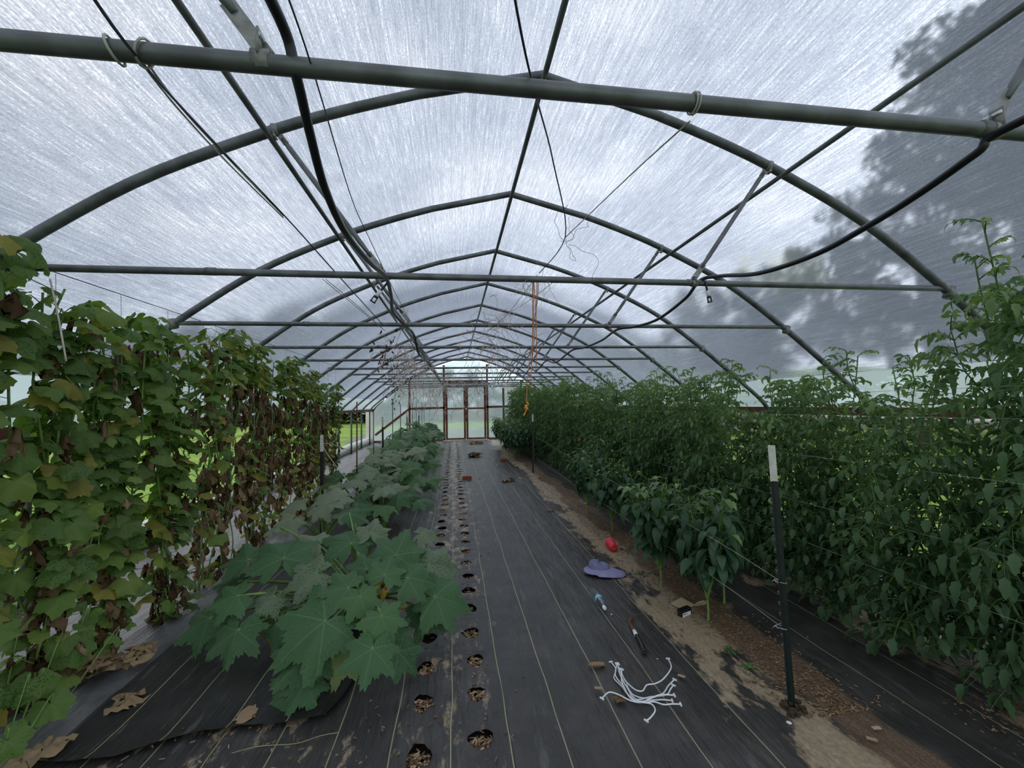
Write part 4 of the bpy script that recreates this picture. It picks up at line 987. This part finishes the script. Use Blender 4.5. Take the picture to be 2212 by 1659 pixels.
for i, px in enumerate(ties):
    z0 = .022 + .004 * i; P = [Q(x, y, z0) for x, y in px]; o = P[0]; t = thing('wire_tie', 'white bent plastic-coated tie in the pile, ' + tn[i], 'tie', o, 0, 'white ties piled on the aisle cloth')
    mb = MB(); mb.tube([p - o for p in cr(P, 5)], .0037, 7); mb.build('shaft', M['white'], t)
    for a_, b_ in ((P[0], P[1]), (P[-1], P[-2])):
        u = (b_ - a_).normalized(); sx = u.cross(V((0, 0, 1))).normalized(); mb = MB(); c = a_ - o
        mb.beam(c - sx * .012 - u * .002, c + sx * .012 - u * .002, .008, .006); mb.build('end_clip', M['white'], t, False)
# sickle
hp0 = atZ(1387, 1408, .035); hp1 = atZ(1372, 1372, .035)
t = thing('hand_sickle', 'small curved sickle with black handle lying on the aisle cloth', 'sickle', hp0)
S0 = [Q(x, y, .03) - hp0 for x, y in ((800, 1020), (785, 975), (760, 925), (742, 900))]
mb = MB(); mb.tube(cr(S0, 4), [.014, .0165, .0165, .015, .0145, .014, .0135, .013, .0125, .0125, .0125, .0125, .012], 12)
mb.tube([S0[0] + V((math.cos(q) * .014, math.sin(q) * .014 - .004, 0)) for q in [6.2832 * i / 10 for i in range(11)]], .006, 6); mb.build('handle', M['black'], t)
mb = MB(); mb.tube([Q(744, 905, .03) - hp0, Q(730, 872, .03) - hp0], .0135, 12); mb.build('ferrule', M['white'], t)
mb = MB(); B0 = cr([Q(x, y, .028) - hp0 for x, y in ((730, 875), (712, 845), (697, 805), (710, 775), (745, 757), (798, 750))], 5); n = len(B0)
L1, L2 = [], []
for i, p in enumerate(B0):
    d = (B0[min(i + 1, n - 1)] - B0[max(i - 1, 0)]).normalized(); s_ = d.cross(V((0, 0, 1))).normalized(); w_ = .022 * (1 - (i / (n - 1)) ** 2) * .5 + .001
    L1.append(p + s_ * w_); L2.append(p - s_ * w_)
for zz in (0, 1):
    pass
vs = [q + V((0, 0, .001)) for q in L1] + [q + V((0, 0, .001)) for q in L2] + [q - V((0, 0, .001)) for q in L1] + [q - V((0, 0, .001)) for q in L2]
fs = []
for i in range(n - 1): fs += [(i, i + 1, n + i + 1, n + i), (2 * n + i, 3 * n + i, 3 * n + i + 1, 2 * n + i + 1), (i, 2 * n + i, 2 * n + i + 1, i + 1), (n + i, n + i + 1, 3 * n + i + 1, 3 * n + i)]
mb.add(vs, fs); mb.build('blade', M['rust'], t, False)
# bottle
bp0 = Q(440, 585, .047); bp1 = Q(520, 712, .047); ax = (bp1 - bp0).normalized(); rot = ax.to_track_quat('Z', 'Y').to_matrix().to_4x4()
t = thing('water_bottle', 'clear plastic water bottle with blue label lying on the cloth', 'bottle', bp0); L = (bp1 - bp0).length; sL = L / .215
mb = MB(); mb.lathe([(r * 1.0, z * sL) for r, z in ((.001, 0), (.026, 0), (.032, .008), (.033, .05), (.031, .06), (.033, .07), (.033, .125), (.030, .145), (.020, .172), (.0125, .185), (.0125, .205))], rot, 20); mb.build('body', M['pet'], t)
mb = MB(); mb.lathe([(.0337, .098 * sL), (.0337, .126 * sL)], rot, 20); mb.build('paper_label', M['blue'], t)
mb = MB(); mb.lathe([(.0145, .196 * sL), (.0145, .213 * sL), (.013, .215 * sL), (.001, .215 * sL)], rot, 14); mb.build('cap', M['white'], t)
# cup
c0 = atZ(1318, 1178, .045); c1 = atZ(1334, 1188, .05); c1 = c0 + V((.07, .02, 0)).normalized() * .12; c0 = atZ(1325, 1185, .045); ax = V((.25, -.9, .12)).normalized()
rot = (-ax).to_track_quat('Z', 'Y').to_matrix().to_4x4()
ax = (atZ(1334, 1188, .05) - atZ(1316, 1170, .05)); ax.z = -.01; ax.normalize(); rot = ax.to_track_quat('Z', 'Y').to_matrix().to_4x4()
t = thing('plastic_cup', 'crumpled red plastic cup on its side by the peppers', 'cup', atZ(1322, 1178, .06)); t.scale = (1.15, 1.15, 1.15)
mb = MB(); mb.lathe([(.048, -.06), (.046, -.058), (.042, .0), (.040, .002), (.036, .05), (.034, .062), (.001, .062), (.001, .060), (.033, .059), (.045, -.056)], rot, 22); mb.build('body', M['redcup'], t)
mb = MB(); mb.tube([rot @ V((math.cos(q) * .048, math.sin(q) * .048, -.06)) for q in [6.2832 * i / 22 for i in range(23)]], .0025, 5); mb.build('rim', M['cupin'], t)
# cap
cp = Q(500, 455, .02); t = thing('sun_hat', 'crumpled lavender sun hat with wide brim on the cloth', 'hat', cp)
dX = (Q(670, 470, .02) - Q(365, 450, .02)); ang = math.atan2(dX.y, dX.x); Wd = dX.length; t.rotation_euler = (0, 0, ang)
mb = MB(); n = 40; vs = []; lay = 5
def brim(q):
    c, s = math.cos(q), math.sin(q)
    rx = .56 * Wd if c > 0 else .44 * Wd; ry = .13 if s < 0 else .085
    return rx * c, ry * s
for L0 in range(lay):
    f = L0 / (lay - 1)
    for j in range(n):
        q = 2 * math.pi * j / n; bx, by = brim(q); ix, iy = .093 * math.cos(q) - .03, .07 * math.sin(q) + .02
        x = ix + (bx - ix) * f; y = iy + (by - iy) * f
        vs.append((x, y, .035 * (1 - f) + .008 + .006 * math.sin(3 * q) * f + (.015 if math.cos(q) < -.2 else 0) * f))
fs = [(a * n + j, a * n + (j + 1) % n, (a + 1) * n + (j + 1) % n, (a + 1) * n + j) for a in range(lay - 1) for j in range(n)]
vs2 = [(x, y, z - .003) for x, y, z in vs]; N0 = len(vs)
mb.add(vs + vs2, fs + [tuple(i + N0 for i in f)[::-1] for f in fs] + [((lay - 1) * n + j, (lay - 1) * n + (j + 1) % n, N0 + (lay - 1) * n + (j + 1) % n, N0 + (lay - 1) * n + j) for j in range(n)]); mb.build('brim', M['cloth'], t)
mb = MB(); vs = []; K = 7
for a_ in range(K):
    f = a_ / (K - 1); 
    for j in range(n):
        q = 2 * math.pi * j / n; r = math.cos(f * math.pi / 2) ** .6
        z = .040 + .052 * math.sin(f * math.pi / 2) + .012 * math.sin(2 * q + 1) * math.sin(f * 3) - .022 * math.cos(q) * f
        vs.append((.10 * r * math.cos(q) - .03, .075 * r * math.sin(q) + .02, z + .006 * mnoise.noise(V((q, f * 4, 0)))))
fs = [(a_ * n + j, a_ * n + (j + 1) % n, (a_ + 1) * n + (j + 1) % n, (a_ + 1) * n + j) for a_ in range(K - 1) for j in range(n)]
mb.add(vs, fs); mb.build('crown', M['cloth2'], t)
# carton, card
p = Q(1090, 735, .03); t = thing('small_carton', 'small black carton with pale printed label under the near pepper', 'carton', p, .35)
mb = MB(); mb.box((0, 0, 0), (.055, .02, .028)); mb.build('box', M['black'], t, False)
mb = MB(); mb.box((.0, -.0205, -.008), (.045, .0006, .014)); mb.build('paper_label', M['white'], t, False)
mb = MB(); 
for i in range(8): mb.box((-.04 + .006 * i, -.0215, -.004 - .0 * i), (.0018, .0004, .003 + .001 * (i % 2)))
mb.build('print', M['black'], t, False)
p = Q(1080, 680, .02); mb = MB(); mb.box(p, (.075, .06, .003), Matrix.Rotation(.5, 3, 'Z') @ Matrix.Rotation(.1, 3, 'X')); tag(mb.build('cardboard_flap', M['card'], None, False), 'flat cardboard flap behind the black carton', 'cardboard')
p = Q(1205, 680, .035); rt = Matrix.Translation(p) @ Matrix.Rotation(-.9, 4, 'X'); mb = MB(); mb.lathe([(.001, 0), (.048, 0), (.048, .003), (.001, .003)], rt, 16); tag(mb.build('cardboard_disc', M['card'], None, False), 'round tan cardboard disc leaning behind the pepper stems', 'cardboard')
# curled husk, stones, chips
for (x, y, s, lab, mt, nm, cat) in ((1288, 1437, .035, 'curled brown husk on the cloth left of the white ties', 'tan', 'dry_husk', 'husk'),):
    p = atZ(x, y, .025); mb = MB(); mb.tube(cr([p + V((-.05, .012, .0)), p + V((-.02, 0, .008)), p + V((.02, -.005, .008)), p + V((.05, .0, .0))], 4), [.002, .006, .009, .012, .013, .013, .013, .013, .012, .012, .012, .012, .009], 8, .5); tag(mb.build(nm, M['chip']), lab, cat)
def stone(x, y, s, lab, mat='white', nm='pebble'):
    p = atZ(x, y, .02); mb = MB(); mb.lathe([(.001, -.6 * s), (.7 * s, -.4 * s), (s, 0), (.65 * s, .45 * s), (.001, .55 * s)], Matrix.Translation(p) @ Matrix.Rotation(rnd() * 3, 4, 'Z') @ Matrix.Scale(1.4, 4, (1, 0, 0)), 9); tag(mb.build(nm, M[mat]), lab, 'pebble')
stone(1704, 1561, .010, 'pale pebble in front of the near post', 'roll'); stone(1321, 1327, .006, 'tiny white bead of grit below the bottle', 'white'); stone(1420, 1423, .004, 'white speck of grit right of the sickle', 'white')
for (x, y, lab) in ((1883, 1596, 'orange-tan bark chip on cloth at lower right'), (1893, 1572, 'pale bark chip just above the orange-tan one'), (1292, 1486, 'small brown bark chip left of the white ties'), (1472, 1460, 'small tan chip right of the white ties')):
    p = atZ(x, y, .028); mb = MB(); mb.box(p, (.02, .008, .002), Matrix.Rotation(ru(-.8, .3), 3, 'Z'), ru(.6, 1)); tag(mb.build('bark_chip', M['chip'], None, False), lab, 'bark chip')
for (x, y, w_, lab) in ((1009, 1033, .10, 'red brick with core holes lying in the aisle'), (1088, 995, .10, 'red brick further up the aisle, right of centre')):
    p = atZ(x, y, .03); t = thing('brick', lab, 'brick', (p.x, p.y, .045), .05, None); mb = MB(); mb.box((0, 0, 0), (.10, .045, .03)); mb.build('block', M['brick'], t, False)
    mb = MB()
    for k in (-1, 0, 1): mb.lathe([(.001, .0008), (.013, .0008)], Matrix.Translation((k * .05, 0, .03)), 10); mb.lathe([(.001, 0), (.011, 0)], Matrix.Translation((k * .05, -.0456, 0)) @ Matrix.Rotation(math.pi / 2, 4, 'X'), 10)
    mb.build('core_holes', M['hole'], t)
# weeds
for i, (x, y, lab) in enumerate(((1165, 1035, 'small green weed by the slim post'), (1385, 1240, 'sprawling green weed beside the sun hat'), (1620, 1440, 'small weed sprout in the mulch left of the post'), (1575, 1405, 'tiny weed sprout under the near pepper'))):
    p = atZ(x, y, .02); mb = MB(); random.seed(i)
    for k in range(26 if i == 1 else 10): a = ru(0, 6.28); addleaf(mb, random.choice(PL), V((ru(-.05, .05), ru(-.04, .04), 0)) * (1.6 if i == 1 else .5), (math.cos(a), math.sin(a), ru(.1, .6)), (0, 0, 1), ru(.02, .045), ru(.5, 1))
    o = mb.build('weed', M['pep']); o.location = p; tag(o, lab, 'weed')

# ------------------------------------------------------------------ outside: trees, hedge line, low row
def treemesh(seed, h=9, w=2.6, n=4200, ls=.20, f0=.22):
    random.seed(seed); G, S = MB(), MB()
    S.tube(cr(wander((0, 0, -.1), (ru(-.3, .3), ru(-.3, .3), h * .85), 5, .12), 3), [.20 - .17 * i / 15 for i in range(16)], 8)
    cl = []
    for i in range(26):
        f = ru(f0, 1); a = ru(0, 6.28); rr = w * math.sin(math.pi * min(1, (f - f0 + .15) / (1.17 - f0))) ** .7 * math.sqrt(rnd())
        c = V((math.cos(a) * rr, math.sin(a) * rr, h * f)); cl.append((c, ru(.5, 1.15) * w * .38)); S.tube([(0, 0, h * f * .75), c], [.06, .015], 5)
    for i in range(n):
        c, r = random.choice(cl); d = V((random.gauss(0, 1), random.gauss(0, 1), random.gauss(0, .8))).normalized() * r * .86 * rnd() ** .5
        a = ru(0, 6.28); s_ = ls * ru(.7, 1.4); R3 = frame((math.cos(a), math.sin(a), ru(-.6, .4)), (ru(-1, 1), ru(-1, 1), 1)); p = c + d
        G.add([p + R3 @ V(q) for q in ((0, 0, 0), (s_ * .5, -s_ * .35, 0), (s_, 0, -.1 * s_), (s_ * .5, s_ * .35, 0))], [(0, 1, 2, 3)], None, rnd())
    return G.mesh('foliage', M['tree'], False), S.mesh('trunk', M['bark'])
TR = [treemesh(1, 10, 3.0, 7000, .24), treemesh(2, 9, 2.2, 5000, .22), treemesh(3, 7, 2.6, 5000, .22), treemesh(4, 6, 3.4, 6000, .26, .05)]
def tree(v, x, y, sc, sz, lab):
    t = thing('broadleaf_tree', lab, 'tree', (x, y, -.05), v * 1.3, 'trees outside the tunnel'); link('foliage', TR[v][0], t); link('trunk', TR[v][1], t); t.scale = (sc, sc, sz)
XT = 15
for i, (px, py, v, sc, lab) in enumerate(((2150, 95, 0, 1.15, 'tallest dark tree seen through the right roof film'), (1960, 330, 1, 1.0, 'dark tree left of the tallest one'), (1745, 575, 2, .9, 'low rounded tree shadow at mid right'), (2330, 120, 0, 1.0, 'dark tree at the right picture edge'),
        (1600, 650, 1, .9, 'small tree shadow far along the right side'), (1480, 690, 2, 1.0, 'smaller tree shadow further along the right side'))):
    tp = atX(px, py, XT); H = (10, 9, 7)[v]; tree(v, XT, tp.y, sc * 1.15, (tp.z + .05) / H, lab)
for i in range(10):
    y = 3 + i * 4.2; tree(i % 3, XT + 8 + ru(-1, 1), y, 1.15, ru(.55, .75) * (1 if i % 3 < 2 else 1.25), 'background tree along the right field edge, %s from the near end' % ORD[i])
for i in range(28):
    x = -26 + i * 2.3; tree(3, x + ru(-.5, .5), 44 + 3 * (i % 2) + ru(-1, 1), ru(.9, 1.1), ru(.85, 1.1) * (.92 if x < 3 else .6), 'hazy tree beyond the end wall, %s from the left' % ORD[i])
for i in range(7):
    y = 6 + i * 6; tree(3, -24 + ru(-1.5, 1.5), y, 1.1, ru(.45, .6), 'tree beyond the open left side, %s from the near end' % ORD[i])
